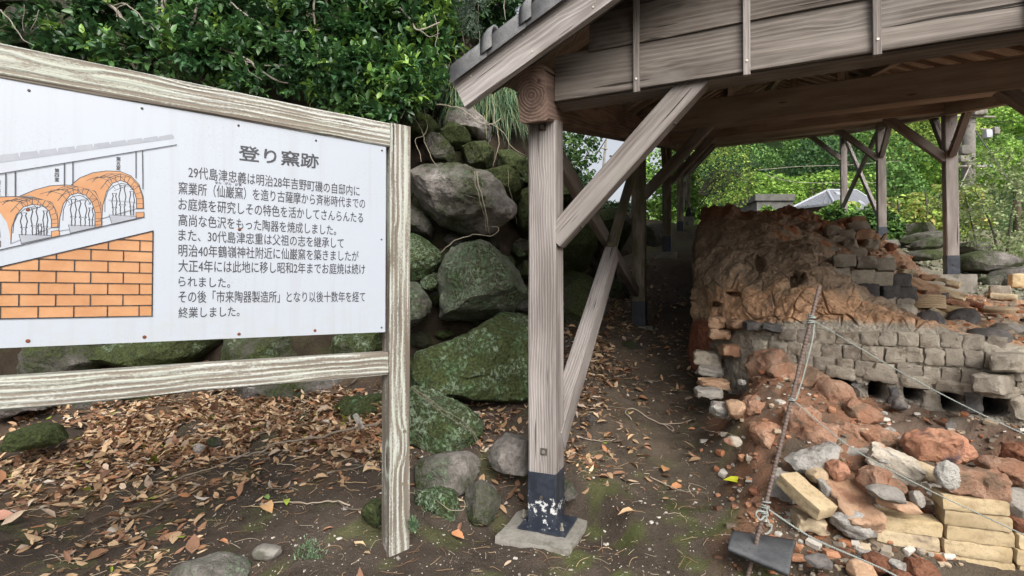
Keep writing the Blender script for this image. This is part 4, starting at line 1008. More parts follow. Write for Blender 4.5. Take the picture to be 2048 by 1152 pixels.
# chambers drawn in the cut-away: vault, brick arch, pots on their stands
def pot(x, yt, yb, w):
    h = yb-yt; pr = [(.8, 0), (.5, .12), (1.0, .38), (.62, .62), (.85, .66), (.5, .72), (.62, .85), (.5, 1.)]
    return [(x-w*a, yt+h*t) for t, a in [(q[1], q[0]) for q in pr]], [(x+w*a, yt+h*t) for t, a in [(q[1], q[0]) for q in pr]]
CHS = [
 dict(outer=[(143,370),(160,356),(185,346),(213,342),(240,343),(262,352),(278,369),(286,392),(287,417)], inner=[(273,417),(273,398),(267,380),(255,366),(241,361),(225,367),(213,384),(206,410),(204,437)], left=[(203,437),(203,408),(191,382)],
   floor=[(218,430),(273,433),(273,438),(224,448)], foot=[(272,425),(288,424),(288,434),(272,436)], pots=[(229,387,430,5),(245,371,430,7),(264,383,430,5)], arrow=[(210,424),(210,402),(216,383),(228,372),(243,367),(257,370),(266,380)], shelf=[(216,399),(273,404),(273,407),(218,403)], back=(-58, 6)),
 dict(outer=[(41,392),(70,380),(100,372),(130,370),(160,372),(180,377),(191,384),(200,400),(203,415),(203,437)], inner=[(190,450),(190,425),(184,405),(172,391),(156,386),(140,391),(127,408),(120,435),(118,462)], left=[(117,440),(115,425),(104,404),(60,392)],
   floor=[(137,450),(190,452),(190,455),(141,466)], foot=[(190,444),(204,441),(204,452),(190,455)], pots=[(147,399,452,6),(166,401,452,8),(182,416,452,5)], arrow=[(126,441),(127,420),(134,402),(146,393),(160,391),(174,397),(181,409)], shelf=None, back=(-68, 10)),
 dict(outer=[(-40,398),(0,394),(39,393),(70,396),(95,400),(106,408),(115,425),(118,452)], inner=[(103,455),(103,440),(98,422),(85,411),(65,409),(47,414),(33,430),(24,455),(22,487)], left=[(19,465),(14,445),(0,425),(-30,405)],
   floor=[(38,469),(103,471),(103,474),(43,487)], foot=[(103,463),(119,460),(119,471),(103,475)], pots=[(48,426,470,7),(69,417,470,7),(80,448,470,4),(91,422,470,5)], arrow=[(26,466),(28,447),(36,429),(50,418),(66,414),(80,415)], shelf=None, back=(-60, 4))]
for k_ in (1, 2):
    CHS.append({k: ([(x-118*k_, y+(22 if k != 'back' else 0)*k_) for x, y in v] if isinstance(v, list) and k != 'pots' else ([(p[0]-118*k_, p[1]+22*k_, p[2]+22*k_, p[3]) for p in v] if k == 'pots' else v)) for k, v in CHS[2].items()})
for q_, ch in enumerate(CHS[::-1]):
    n0 = .0006+.0005*q_
    vault = [LP(ch['outer']+ch['inner']+ch['left'])]
    flat_poly([LP(ch['inner'])], n0+.0001, M['board'], 'printed_chamber')
    flat_poly(vault, n0, M['print_brick'], 'printed_vault'); flat_poly([LP(ch['foot'])], n0+.0001, M['print_brick'], 'printed_brick'); flat_poly([LP(ch['floor'])]+([LP(ch['shelf'])] if ch['shelf'] else []), n0+.0002, M['print_grey'], 'printed_floor')
    inn = ch['inner']; cx = sum(p[0] for p in inn)/len(inn); ring = []
    for i, (x, y) in enumerate(inn): dx, dy = x-cx, min(y-430-22*max(0, 3-0) if False else y-(inn[4][1]+38), 0); L_ = math.hypot(dx, dy)+1e-6; ring.append((x+dx/L_*13, y+dy/L_*13))
    Ls = line_strip(LP(ch['outer']), W1*.8)+line_strip(LP(inn), W1*.8)+line_strip(LP(ring[:7]), W1*.6)+line_strip(LP(ch['arrow']), W1*.7)+line_strip(LP(ch['foot']+ch['foot'][:1]), W1*.6)+line_strip(LP(ch['floor']+ch['floor'][:1]), W1*.5)
    ax_, ay_ = ch['arrow'][-1]; Ls += line_strip(LP([(ax_-5, ay_-1), (ax_, ay_), (ax_+1, ay_-6)]), W1*.6)
    for i in range(0, 6):
        Ls += line_strip(LP([inn[i], ring[i]]), W1*.6); m1 = ((inn[i][0]+inn[i+1][0])/2, (inn[i][1]+inn[i+1][1])/2); m2 = ((ring[i][0]+ring[i+1][0])/2, (ring[i][1]+ring[i+1][1])/2); Ls += line_strip(LP([m1, m2]), W1*.5)
    bx_, by_ = ch['back']
    for i in (2, 3, 4, 5):
        Ls += line_strip(LP([ring[i], (ring[i][0]+bx_*.45, ring[i][1]+by_*.3-2), (ring[i][0]+bx_*(.85 if i < 5 else .6), ring[i][1]+by_*.9+4)]), W1*.5)
    for g in (.3, .55, .8): Ls += line_strip(LP([(ring[i][0]+bx_*g, ring[i][1]+by_*g-2+4*g) for i in (2, 3, 4, 5)]), W1*.5)
    for (x, yt, yb, w) in ch['pots']:
        l_, r_ = pot(x, yt, yb, w); Ls += line_strip(LP(l_), W1)+line_strip(LP(r_), W1)+line_strip(LP([l_[0], r_[0]]), W1*.5)+line_strip(LP([l_[4], r_[4]]), W1*.5)
    flat_poly(Ls, n0+.0003, M['ink'], 'printed_outline')
flat_poly(lines, .0034, M['ink'], 'printed_line')
def text(body, px0, py0, px1, py1, hpx, weight=0., name='lettering', vertical=False, mat='ink', rot90=False):
    """one line of print whose left and right ends and centre heights are given in photo pixels"""
    fc = bpy.data.curves.new(name, 'FONT'); fc.body = body; fc.size = 1.; fc.align_x = 'LEFT'; fc.fill_mode = 'FRONT'; fc.resolution_u = 3
    if vertical: fc.body = '\n'.join(body); fc.space_line = vertical
    o = bpy.data.objects.new(name, fc); COL.objects.link(o); bpy.context.view_layer.update()
    me = bpy.data.meshes.new_from_object(o); bpy.data.objects.remove(o)
    co = np.zeros(len(me.vertices)*3); me.vertices.foreach_get('co', co); co = co.reshape(-1, 3)
    mn, mx_ = co[:, :2].min(0), co[:, :2].max(0)
    (t0, z0), (t1, z1) = S(px0, py0), S(px1, py1)
    if vertical:
        hz = S(px0, py0)[1]-S(px0, py1)[1]; wt = S(px0+hpx/2, py0)[0]-S(px0-hpx/2, py0)[0]
        tt = t0+(co[:, 0]-(mn[0]+mx_[0])/2)/(mx_[0]-mn[0])*wt; zz = S(px0, py1)[1]+(co[:, 1]-mn[1])/(mx_[1]-mn[1])*hz
    else:
        hz = S(px1, py1-hpx/2)[1]-S(px1, py1+hpx/2)[1]; sx = (co[:, 0]-mn[0])/(mx_[0]-mn[0])
        tt = t0+sx*(t1-t0); em = hz/.90; zz = z0+(z1-z0)*sx+(co[:, 1]-.36)*em
    P3 = np.array([tuple(SG(t, .0008, z)-SG(0, 0, zbb)) for t, z in zip(tt, zz)])
    me.vertices.foreach_set('co', P3.ravel()); me.update()
    wt_ = weight or .00028; fs = [list(p.vertices) for p in me.polygons]; nv_ = len(P3); VV, FF = [P3], list(fs)
    for i in range(8 if weight else 4):                   # heavy print: the same strokes again, a hair aside
        a = i*math.pi/(4 if weight else 2); VV.append(P3+np.array(Dv*math.cos(a)*wt_+Z*math.sin(a)*wt_+Nv*.00008*(i+1))); FF += [[k+nv_*(i+1) for k in f] for f in fs]
    me = mesh_data(name, np.concatenate(VV), FF)
    me.materials.clear(); o = obj(name, me, M[mat], panel)
    if weight:                                  # heavy print: the same strokes overprinted a little aside
        pass
    return o
# horizontal print
TXT = [('登り窯跡', 478, 306, 637, 324, 27, .0013),
 ('29代島津忠義は明治28年吉野町磯の自邸内に', 377, 344, 719, 383, 20, 0),
 ('窯業所（仙巌窯）を造り古薩摩から斉彬時代までの', 357, 376, 730, 408, 20, 0),
 ('お庭焼を研究しその特色を活かしてさんらんたる', 357, 408, 726, 436, 20, 0),
 ('高尚な色沢をもった陶器を焼成しました。', 357, 440, 672, 461, 20, 0),
 ('また、30代島津忠重は父祖の志を継承して', 357, 470, 687, 487, 20, 0),
 ('明治40年鶴嶺神社附近に仙巌窯を築きましたが', 357, 501, 717, 513, 20, 0),
 ('大正4年には此地に移し昭和2年までお庭焼は続け', 357, 532, 730, 539, 20, 0),
 ('られました。', 357, 563, 460, 566, 20, 0),
 ('その後「市来陶器製造所」となり以後十数年を経て', 357, 594, 730, 594, 20, 0),
 ('終業しました。', 357, 626, 479, 623, 20, 0)]
for b_, x0, y0, x1, y1, h_, w_ in TXT: text(b_, x0, y0, x1, y1, h_, w_, 'title' if w_ else 'lettering')
for b_, x0, y0, x1, y1 in (('せん', 430, 365, 443, 366), ('がん', 450, 367, 463, 368), ('がま', 470, 369, 483, 370)): text(b_, x0, y0, x1, y1, 5.5, 0)
for b_, x, ya, yb in (('第五室', 237, 314, 340), ('第四室', 114, 337, 363), ('第三室', -3, 360, 390)): text(b_, x, ya, x, yb, 9, 0, vertical=1.0)
# screws
for px, py, ru in [(58,181,0),(284,217,0),(477,251,0),(632,281,0),(764,301,0),(763,479,0),(763,655,0),(56,682,1),(289,674,1),(478,668,1),(630,661,1),(479,459,1),(56,420,1)]:
    t_, z_ = S(px, py); r_ = .0062 if ru else .0045; q = SG(t_, 0, z_)-sign.location
    th = np.linspace(0, 2*math.pi, 12, endpoint=False); v = [tuple(q+Nv*.001+(Dv*math.cos(a)+Z*math.sin(a))*r_) for a in th]+[tuple(q+Nv*.0035+(Dv*math.cos(a)+Z*math.sin(a))*r_*.6) for a in th]
    f = [[i, (i+1) % 12, 12+(i+1) % 12, 12+i] for i in range(12)]+[[12+i for i in range(12)]]
    obj('screw', mesh_data('screw', v, f), M['rust_screw'] if ru else M['iron'], sign)
for t_, z_ in ((.09, .62), (.092, .50), (.085, .38)):
    q = SG(t_, .016, z_)-sign.location; v, f = tube([q-Nv*.004, q+Nv*.001], .009, 10); obj('wood_plug', mesh_data('wood_plug', v, f), M['wood_green'], sign)
# ================================================================== RUBBLE, BRICKS, STAKE
def rub(nm, lb, ol, d, t, m, seed=1, group=None, cat=None, **kw):
    kw.setdefault('res', (76, 38)); kw.setdefault('amp', .06); kw.setdefault('fine', 18)
    o = stone(nm, ol, d, t, m, None, (.3, .2, 1), seed=seed, **kw)
    tag(o, lb, cat or {'brick': 'brick', 'clay_lump': 'clay lump', 'slag_lump': 'slag'}.get(nm, 'rock'), group); return o
def brk(lb, px, py, d, l, w, h, rot, m, rough=.004, seed=0, nm='brick', group=None, n=9, k=14.):
    return tag(block(nm, at(px, py, d), l, w, h, rot, m, None, rough, seed, n, k), lb, 'brick', group)
RL = [
 ('slag_lump','long white-grey slag slab lying across the top left of the brick pile',[(1556,938),(1575,922),(1600,912),(1640,896),(1668,889),(1688,892),(1692,903),(1672,914),(1650,926),(1625,943),(1598,947),(1570,943)],2.5,.16,'white',2),
 ('clay_lump','round half black half orange lump under the white slag slab',[(1656,928),(1670,918),(1686,926),(1694,942),(1688,958),(1668,962),(1655,946)],2.4,.12,'orange_dark',3),
 ('pebble_stone','smooth buff stone between the tilted cream brick and the white slab',[(1610,955),(1625,940),(1650,938),(1660,952),(1645,964),(1625,966)],2.42,.1,'terracotta',4),
 ('stone_tool','small pestle-shaped grey stone leaning on the slag-crusted brick',[(1632,954),(1644,952),(1654,968),(1672,986),(1671,1000),(1655,1006),(1645,998),(1640,975)],2.36,.05,'grey',5),
 ('rock','flat dark grey slab behind the black and orange lump',[(1668,904),(1700,896),(1742,896),(1744,925),(1735,942),(1700,943),(1690,930)],2.6,.12,'grey',7),
 ('clay_lump','knobbly orange lump in front of the white-glazed brick',[(1728,940),(1745,932),(1772,934),(1788,950),(1770,960),(1752,968),(1745,988),(1728,988),(1719,970)],2.3,.13,'orange',9),
 ('clay_lump','small orange lump on top of the flat grey slab of the left stack',[(1765,962),(1785,957),(1805,962),(1816,980),(1800,988),(1775,980)],2.28,.08,'orange',10),
 ('rock','flat mauve-grey slab capping the left column of cream bricks',[(1738,976),(1760,972),(1795,976),(1815,990),(1826,1003),(1800,1007),(1760,1000),(1740,993)],2.2,.12,'grey',11),
 ('rock','small upright grey stone at the right end of the mauve-grey slab',[(1823,983),(1838,978),(1848,995),(1846,1010),(1836,1018),(1824,1002)],2.22,.06,'grey',12),
 ('brick','thin dark-edged brown brick under the mauve-grey slab',[(1757,1001),(1780,1000),(1820,1005),(1843,1012),(1841,1026),(1800,1022),(1765,1014)],2.2,.12,'brown_brick',13),
 ('rock','large rounded orange rock with a purple underside above the brick stack',[(1816,905),(1825,885),(1850,868),(1885,862),(1915,868),(1938,884),(1952,908),(1948,926),(1920,928),(1880,930),(1850,925),(1822,915)],2.45,.26,'orange_dark',14),
 ('brick','small yellow-green brick end beneath the big orange rock',[(1832,928),(1850,924),(1874,934),(1874,962),(1850,966),(1834,958)],2.36,.12,'firebrick_dirty',15),
 ('clay_lump','rough salmon lump right of the pink brick with the glazed end',[(1964,930),(1985,918),(2020,920),(2055,926),(2058,965),(2030,978),(2010,970),(1985,955)],2.25,.18,'orange',17),
 ('clay_lump','dark red-brown lump at the right edge above the salmon lump',[(2012,905),(2030,890),(2060,886),(2064,925),(2035,926),(2015,922)],2.35,.15,'redclay',18),
 ('rock','brown-violet stone at the right edge level with the pink brick',[(2003,990),(2015,981),(2060,980),(2062,1030),(2030,1036),(2004,1026)],2.12,.14,'grey',19),
 ('clay_lump','red clay block under the brown-violet stone at the right edge',[(2010,1030),(2060,1036),(2060,1062),(2035,1066),(2016,1055)],2.1,.12,'redclay',20),
 ('clay_lump','dark red lump at the bottom edge under the left column of bricks',[(1816,1128),(1838,1118),(1862,1124),(1880,1150),(1872,1175),(1830,1170),(1812,1145)],2.03,.12,'redclay',21),
 ('clay_lump','rust-red lump at the bottom edge left of the cream stack',[(1730,1115),(1755,1108),(1780,1118),(1788,1138),(1760,1148),(1735,1140)],2.1,.1,'redclay',22),
 ('slag_lump','small white slag piece between two rust-red lumps at the bottom edge',[(1780,1122),(1795,1118),(1812,1128),(1818,1140),(1800,1146),(1784,1136)],2.05,.06,'white',23),
 ('clay_lump','buff broken brick at the bottom edge under the thin rope',[(1700,1128),(1722,1120),(1750,1135),(1758,1160),(1725,1170),(1698,1150)],2.08,.1,'brown_brick',24),
 ('clay_lump','flat brick-red lump in the corner under the lower rope',[(1782,1150),(1800,1140),(1822,1148),(1830,1165),(1800,1175)],2.0,.08,'redclay',25),
 ('rock','long dark blue-grey stone in the dirt right of the dark roof tile',[(1602,1118),(1625,1108),(1660,1112),(1672,1128),(1668,1140),(1640,1134),(1612,1128)],2.12,.06,'charred',26),
 ('rock','low grey slab half covered by soil below the slag-crusted brick',[(1690,1098),(1740,1100),(1790,1112),(1800,1126),(1750,1118),(1700,1108)],2.2,.08,'grey',27),
 # orange clay tumbled down in front of the chamber wall
 ('clay_lump','brown-orange clay mass right under the left end of the grey brick wall',[(1505,735),(1520,712),(1550,705),(1580,722),(1572,760),(1540,778),(1510,765)],3.5,.4,'orange',31),
 ('clay_lump','large orange clay mass under the upper knot of the steel stake',[(1550,740),(1590,732),(1640,748),(1660,775),(1640,800),(1600,805),(1565,785)],3.25,.4,'orange',32),
 ('clay_lump','orange clay boulder in front of the leftmost flue opening',[(1640,760),(1665,765),(1692,775),(1686,800),(1712,815),(1700,845),(1665,840),(1640,815)],3.0,.36,'orange',33),
 ('clay_lump','rounded orange boulder directly left of the grey mortar slab',[(1690,800),(1715,806),(1750,822),(1758,840),(1745,852),(1715,855),(1692,838)],2.88,.26,'orange',34),
 ('clay_lump','salmon slab of clay right of the stake and left of its lower rope',[(1575,820),(1610,812),(1640,835),(1638,858),(1615,874),(1580,862)],2.78,.25,'orange',35),
 ('clay_lump','pale orange rock behind the white slag slab',[(1600,868),(1640,850),(1670,852),(1668,885),(1640,892),(1608,890)],2.68,.22,'orange',36),
 ('clay_lump','orange rock with cracks just above the white-glazed brick',[(1664,862),(1685,846),(1720,858),(1725,890),(1700,900),(1672,888)],2.72,.26,'orange',37),
 ('clay_lump','long salmon rock touching the grey mortar slab',[(1716,862),(1745,850),(1780,868),(1791,890),(1770,898),(1730,895)],2.68,.24,'orange',38),
 ('clay_lump','pinkish block left of the stake at mid height',[(1506,858),(1530,845),(1558,852),(1568,880),(1545,900),(1518,888)],2.88,.26,'orange',39),
 ('clay_lump','bumpy salmon lump above the pinkish block left of the stake',[(1492,808),(1508,795),(1528,800),(1530,830),(1512,845),(1494,832)],3.1,.26,'orange',40),
 ('clay_lump','small brown lump left of the bumpy salmon lump',[(1456,805),(1475,800),(1490,808),(1488,835),(1468,838),(1456,825)],3.15,.2,'brown_brick',41),
 ('slag_lump','white and mauve streaked stone at the left edge of the debris',[(1418,812),(1430,804),(1450,806),(1456,820),(1450,840),(1432,832),(1420,824)],3.25,.13,'white',42),
 ('brick','flat pink brick chip with a yellow leaf resting above it',[(1449,877),(1460,872),(1484,876),(1485,889),(1470,893),(1450,887)],2.85,.07,'white_pink',43),
 ('clay_lump','small red chip of brick on the dirt at the foot of the debris',[(1495,978),(1507,973),(1520,980),(1518,991),(1500,992)],2.58,.06,'redclay',44),
 ('rock','grey flat mortar slab sloping down below the flue openings',[(1752,842),(1775,850),(1812,872),(1812,885),(1790,888),(1765,868),(1748,852)],2.85,.1,'grey',45),
 ('rock','white crumbly rubble heap on the dirt under the second flue opening',[(1790,882),(1805,876),(1828,880),(1822,896),(1800,900)],2.7,.09,'white',46),
 ('rock','blackened brick stump standing between the second and third flue openings',[(1788,800),(1800,792),(1811,798),(1810,818),(1796,826),(1787,815)],2.98,.1,'charred',47),
 ('rock','small dark angular stone in the dirt in front of the fourth flue opening',[(1888,848),(1905,842),(1914,855),(1900,865),(1888,860)],2.75,.07,'charred',48),
 ('rock','white pebble beside the left debris edge, above the streaked stone',[(1474,762),(1482,758),(1492,762),(1490,770),(1478,770)],3.5,.06,'white',49),
 # rubble on the bank
 ('rock','blackish pointed lump behind the top of the grey brick wall',[(1838,652),(1846,632),(1857,617),(1870,620),(1882,640),(1895,656),(1870,662),(1848,660)],3.25,.2,'charred',61),
 ('rock','grey rounded block leaning against the blackish pointed lump',[(1903,632),(1920,620),(1942,616),(1960,626),(1956,645),(1940,656),(1920,655),(1906,645)],3.4,.22,'charred',62),
 ('rock','large brown and grey angular block at the top right end of the wall',[(1950,668),(1962,658),(1982,655),(1998,668),(2012,680),(2025,700),(2016,710),(1994,722),(1968,720),(1950,702),(1942,685)],2.95,.28,'charred',63),
 ('rock','grey block behind and right of the large brown and grey block',[(1990,652),(2010,646),(2052,655),(2056,685),(2030,688),(2008,668)],3.15,.24,'grey',64),
 ('clay_lump','orange clay lumps wedged beside the large brown and grey block',[(1908,678),(1925,672),(1942,680),(1944,702),(1925,704),(1910,695)],3.0,.16,'orange',65),
 ('rock','pale rounded block at the right edge beside the end of the wall',[(2022,704),(2045,698),(2070,705),(2070,735),(2040,738),(2022,722)],2.85,.2,'kilnbrick',66),
 ('rock','buff wedge-shaped block at the right end of the third brick course',[(2004,735),(2025,728),(2050,738),(2052,760),(2028,768),(2006,755)],2.8,.18,'kilnbrick',67),
 ('rock','flat round grey stone lying on the highest bricks of the ruin',[(1698,457),(1712,451),(1735,451),(1746,460),(1744,467),(1715,466),(1700,463)],5.3,.25,'slab',68),
 ('clay_lump','red-glazed lump next to the flat round grey stone',[(1772,490),(1782,484),(1792,490),(1792,502),(1780,504),(1772,499)],5.6,.14,'redclay',69),
 ('clay_lump','rough brown lump with white specks right above the upper brick wall',[(1722,470),(1740,462),(1760,475),(1762,495),(1742,500),(1725,490)],5.1,.22,'brown_brick',70),
 ('rock','broken clay crust lying under the ribbed pottery ring',[(1795,612),(1812,606),(1830,620),(1838,636),(1815,642),(1798,628)],3.5,.18,'white_pink',71),
 ('clay_lump','crumbly red lump left of the blackish pointed lump',[(1812,640),(1828,634),(1844,640),(1842,654),(1822,658),(1810,652)],3.3,.14,'orange',72)]
for i, (nm, lb, ol, d, t, m, sd_) in enumerate(RL):
    rub(nm, lb, ol, d, t, m, sd_, grow=1.16 if (m == 'orange' and 2.6 < d < 4) else 1.03, planes=9 if nm == 'brick' or m in ('charred', 'grey') else 6, box=.5 if nm == 'brick' else .62, amp=.12 if m in ('orange', 'white', 'orange_dark', 'redclay') else .05)
# the neat stack of cream firebricks (three columns)
SP = Vector((1.845, 2.15, 0))
which = ['lowest', 'second', 'third', 'fourth', 'fifth', 'sixth']
for ci, (off, n_, nmc) in enumerate(((0, 6, 'middle'), (-.2365, 4, 'left'), (.2365, 4, 'right'))):
    for i in range(n_):
        j = [0, .004, -.006, .005, -.003, .012][i]+(.0 if ci else 0); top2 = ci == 0 and i >= 4
        xo = (-.022 if i == 5 else 0)
        p = SP+V*(off+.115+j+xo)+U*(.057+(.004 if i % 2 else 0))+Z*(.03+.0625*i+.03)
        dirty = (ci == 1 and i == 2)
        extra_ = 'lowest brick seen' if i == 0 else ('top brick' if i == n_-1 else f'{which[i]} brick from the bottom')
        o = brk('', 0, 0, 1, .229, .114, .0605, (rb.uniform(-1.2, 1.2)+(3 if i == 5 else 0), rb.uniform(-.4, .4), 0), 'firebrick_dirty' if dirty else 'firebrick', .0022, 700+ci*10+i, 'firebrick', 'cream firebricks in the neat stack', 9, 22.)
        o.location = p; o['label'] = f'{"mottled grey" if dirty else "cream"} firebrick, {extra_} in the {nmc} column of the stack'; o['category'] = 'brick'
o = brk('cream firebrick tilted on end at the left of the pile', 1611, 990, 2.32, .229, .114, .062, (-45, 25, 0), 'firebrick', .002, 740, 'firebrick', None, 9, 22.)
brk('yellow-brown brick under the tilted cream firebrick', 1618, 1043, 2.33, .12, .13, .062, (8, 0, 0), 'firebrick_dirty', .006, 741, 'brick')
brk('dark brown brick behind the tilted cream firebrick', 1570, 972, 2.5, .12, .1, .12, (-20, 8, 0), 'grey', .008, 742, 'brick')
# bricks with slag or glaze on one end
def glazed(lb, px, py, d, l, w, h, rot, m, end, ed, seed, em='white'):
    p = at(px, py, d); r = empty('brick', p, lb, 'brick'); b = block('brick_body', p, l, w, h, rot, m, r, .008, seed, 13, 12.)
    me, C = stone_mesh('glaze_crust', end, ed+.02, w*.55, seed=seed, res=(56, 28), amp=.12, planes=6, grow=1.05, fine=18); o = obj('glaze_crust', me, M[em], r); o.location = C-r.location; o.color = (.2, .2, 1, 1)
glazed('pink brick with a grey glazed end resting on the cream stack', 1945, 962, 2.17, .225, .12, .105, (1, 4, -4), 'orange', [(1873,950),(1880,925),(1893,916),(1912,925),(1918,950),(1914,980),(1898,988),(1878,974)], 2.15, 16, 'white')
glazed('white-glazed pinkish brick sloping right above the cream stack', 1790, 928, 2.42, .22, .12, .10, (-14, 20, 8), 'white_pink', [(1744,897),(1765,896),(1790,905),(1800,925),(1780,935),(1750,925)], 2.40, 8)
glazed('brown brick crusted with white slag, beside the tilted cream brick', 1700, 1008, 2.32, .27, .17, .085, (-68, 27, 0), 'brown_brick', [(1662,1035),(1700,1022),(1735,1030),(1757,1058),(1752,1074),(1710,1084),(1680,1070),(1664,1052)], 2.22, 6)
# bank bricks
for lb, px, py, d, l, w, h, rot, m in [
 ('long tan brick sliding down the bank above the ribbed pottery ring',1838,572,4.3,.26,.11,.085,(-8,26,-12),'brown_brick'),
 ('pale broken brick at the upper end of the long tan brick',1812,551,4.4,.12,.11,.09,(12,20,0),'firebrick_dirty'),
 ('orange-brown brick end just left of the shed footing on the bank',1859,556,4.8,.155,.1,.065,(-4,4,-6),'brown_brick'),
 ('yellow brick pointing right against the concrete footing of the nearest far post',1893,566,4.7,.19,.1,.055,(-18,16,-8),'firebrick_dirty'),
 ('buff brick under the yellow brick beside the footing',1862,570,4.6,.17,.1,.05,(0,6,0),'white_pink'),
 ('long yellow-brown brick below the yellow brick on the bank',1895,587,4.4,.25,.11,.075,(-10,22,-8),'firebrick_dirty'),
 ('thin red brick lying lowest right on the bank',1936,604,4.4,.22,.08,.045,(-14,26,0),'redclay'),
 ('short pinkish brick right of the pottery ring',1905,604,4.3,.22,.1,.05,(-12,18,0),'orange'),
 ('cream square slab brick in front of the pottery ring',1903,622,3.75,.17,.12,.055,(-25,10,-12),'firebrick'),
 ('pale buff brick leaning between the pottery ring and the black lump',1885,634,3.55,.17,.09,.035,(-10,30,-20),'firebrick_dirty'),
 ('thin pale tile strip lying level above the blackened bricks',1808,545,4.9,.19,.08,.03,(-4,2,0),'firebrick_dirty'),
 ('grey-tan brick standing on the upper bank below the flat round stone',1770,520,5.0,.13,.1,.09,(10,10,0),'white_pink'),
 ('dusty pink brick half buried near the top of the bank',1792,528,5.1,.14,.11,.07,(-15,18,0),'orange'),
 ('buff brick leaning on the highest wall fragment',1712,442,5.9,.16,.12,.1,(15,-12,0),'brown_brick'),
 ('dark wedge of brick left of the highest wall fragment',1690,446,6.1,.26,.12,.11,(10,-16,0),'orange_dark'),
 ('small orange brick below the long tan brick',1862,590,4.1,.11,.09,.06,(5,10,0),'orange'),
 ('dark mossy brick chip right of the small orange brick',1880,592,4.2,.11,.08,.05,(0,0,0),'charred'),
 ('white oblong brick on the far right rubble',2040,562,6.8,.21,.16,.19,(-5,2,0),'firebrick'),
 ('buff brick with a pale top among the far right rubble',2003,594,5.6,.24,.16,.07,(-8,3,0),'firebrick_dirty'),
 ('triangular tan slab on the far right rubble',2000,584,6.4,.20,.12,.16,(-20,0,0),'kilnbrick'),
 ('slim cream tile propped upright on the upper bank',1758,484,5.2,.03,.1,.21,(0,38,0),'firebrick')]:
    brk(lb, px, py, d, l, w, h, rot, m, .007, len(lb), 'brick', None, 9, 9.)
# ribbed pottery ring, spool
rc = at(1848, 606, 3.8); v = []; R_ = .128; prof = []
for i in range(29):
    t = i/28; z = -.05+.1*t; prof.append((R_+.0035*math.sin(t*2*math.pi*6), z))
prof += [(R_-.022, .05), (R_-.024, -.05)]
ns = 48
for r_, z in prof:
    for a in range(ns): v.append((r_*math.cos(2*math.pi*a/ns), r_*math.sin(2*math.pi*a/ns), z))
f = grid_faces(len(prof), ns, True); f = np.concatenate([f, np.array([[(len(prof)-1)*ns+a, (len(prof)-1)*ns+(a+1) % ns, (a+1) % ns, a] for a in range(ns)])])
ring = obj('pottery_ring', mesh_data('pottery_ring', v, f[:, ::-1], True), M['terracotta']); ring.location = rc; ring.rotation_euler = (math.radians(-6), math.radians(3), 0)
tag(ring, 'ribbed buff pottery ring lying on the bank of rubble', 'pottery')
v = []; prof = [(0, .085), (.12, .085), (.135, .078), (.135, .07), (.105, .04), (.092, .0), (.10, -.035), (.13, -.07), (.14, -.08), (0, -.08)]
for r_, z in prof:
    for a in range(36): v.append((r_*math.cos(2*math.pi*a/36), r_*math.sin(2*math.pi*a/36), z))
o = obj('pottery_spool', mesh_data('pottery_spool', v, grid_faces(len(prof), 36, True)[:, ::-1], True), M['terracotta']); o.location = at(1996, 634, 4.4)
o.rotation_euler = (.05, -.06, 0); tag(o, 'waisted pale spool-shaped kiln support at the right of the rubble bank', 'pottery')
# dark roof tile lying by the stake
tp = [at(1468, 1062, 2.34), at(1592, 1082, 2.25), at(1578, 1147, 2.05), at(1456, 1096, 2.17)]
C4 = sum(tp, Vector())/4; vv = []; nx_, ny_ = 25, 11
for j in range(ny_):
    for i in range(nx_):
        a, b = i/(nx_-1), j/(ny_-1); p = tp[0]*(1-a)*(1-b)+tp[1]*a*(1-b)+tp[2]*a*b+tp[3]*(1-a)*b
        p = p+Z*(.020*math.sin(b*math.pi*1.0)-.008+.0*a); vv.append(tuple(p-C4))
vv2 = [(x, y, z-.020) for x, y, z in vv]; g = grid_faces(ny_, nx_); n_ = nx_*ny_
edge = [i for i in range(nx_)]+[nx_-1+nx_*j for j in range(1, ny_)]+[nx_*ny_-1-i for i in range(1, nx_)]+[nx_*(ny_-1-j) for j in range(1, ny_-1)]
sidef = np.array([[edge[i], edge[(i+1) % len(edge)], edge[(i+1) % len(edge)]+n_, edge[i]+n_] for i in range(len(edge))])
o = obj('fallen_roof_tile', mesh_data('fallen_roof_tile', np.array(vv+vv2), np.concatenate([g[:, ::-1], g+n_, sidef]), False), M['tile']); o.location = C4+Z*.012
tag(o, 'dark curved roof tile lying on the ground under the steel stake', 'roof tile')
# steel stake and ropes
def ribbed(A, Bp, r, pitch=.016):
    A, Bp = Vector(A), Vector(Bp); L = (Bp-A).length; n = int(L/pitch*6); pts = [A.lerp(Bp, i/n) for i in range(n+1)]
    rr = [r*(1.16 if (i % 6) in (0, 1) else .93) for i in range(n+1)]; return tube(pts, rr, 12)
sa, sb = at(1499, 1140, 2.17), at(1639, 572, 2.38)
v, f = ribbed(sa-(sb-sa)*.12, sb, .0088)
stake = empty('steel_stake', sa, 'rusty ribbed steel bar leaning right, holding the rope in front of the kiln', 'stake')
v = v-np.array(sa); obj('ribbed_bar', mesh_data('ribbed_bar', v, f, True), M['rust'], stake)
def on_stake(py): t = (1140-py)/(1140-572); return sa.lerp(sb, t) 
s_ = NT('pale_rope'); tc = s_.n('TexCoord'); w_ = s_.n('TexWave'); w_.inputs['Scale'].default_value = 90.; s_.l(tc.outputs['Object'], w_.inputs[0])
M['rope'] = s_.fin(s_.mix(w_.outputs[1], (.22, .245, .23), (.40, .43, .39)), .8, s_.bump(w_.outputs[1], .001, 1.), .2)
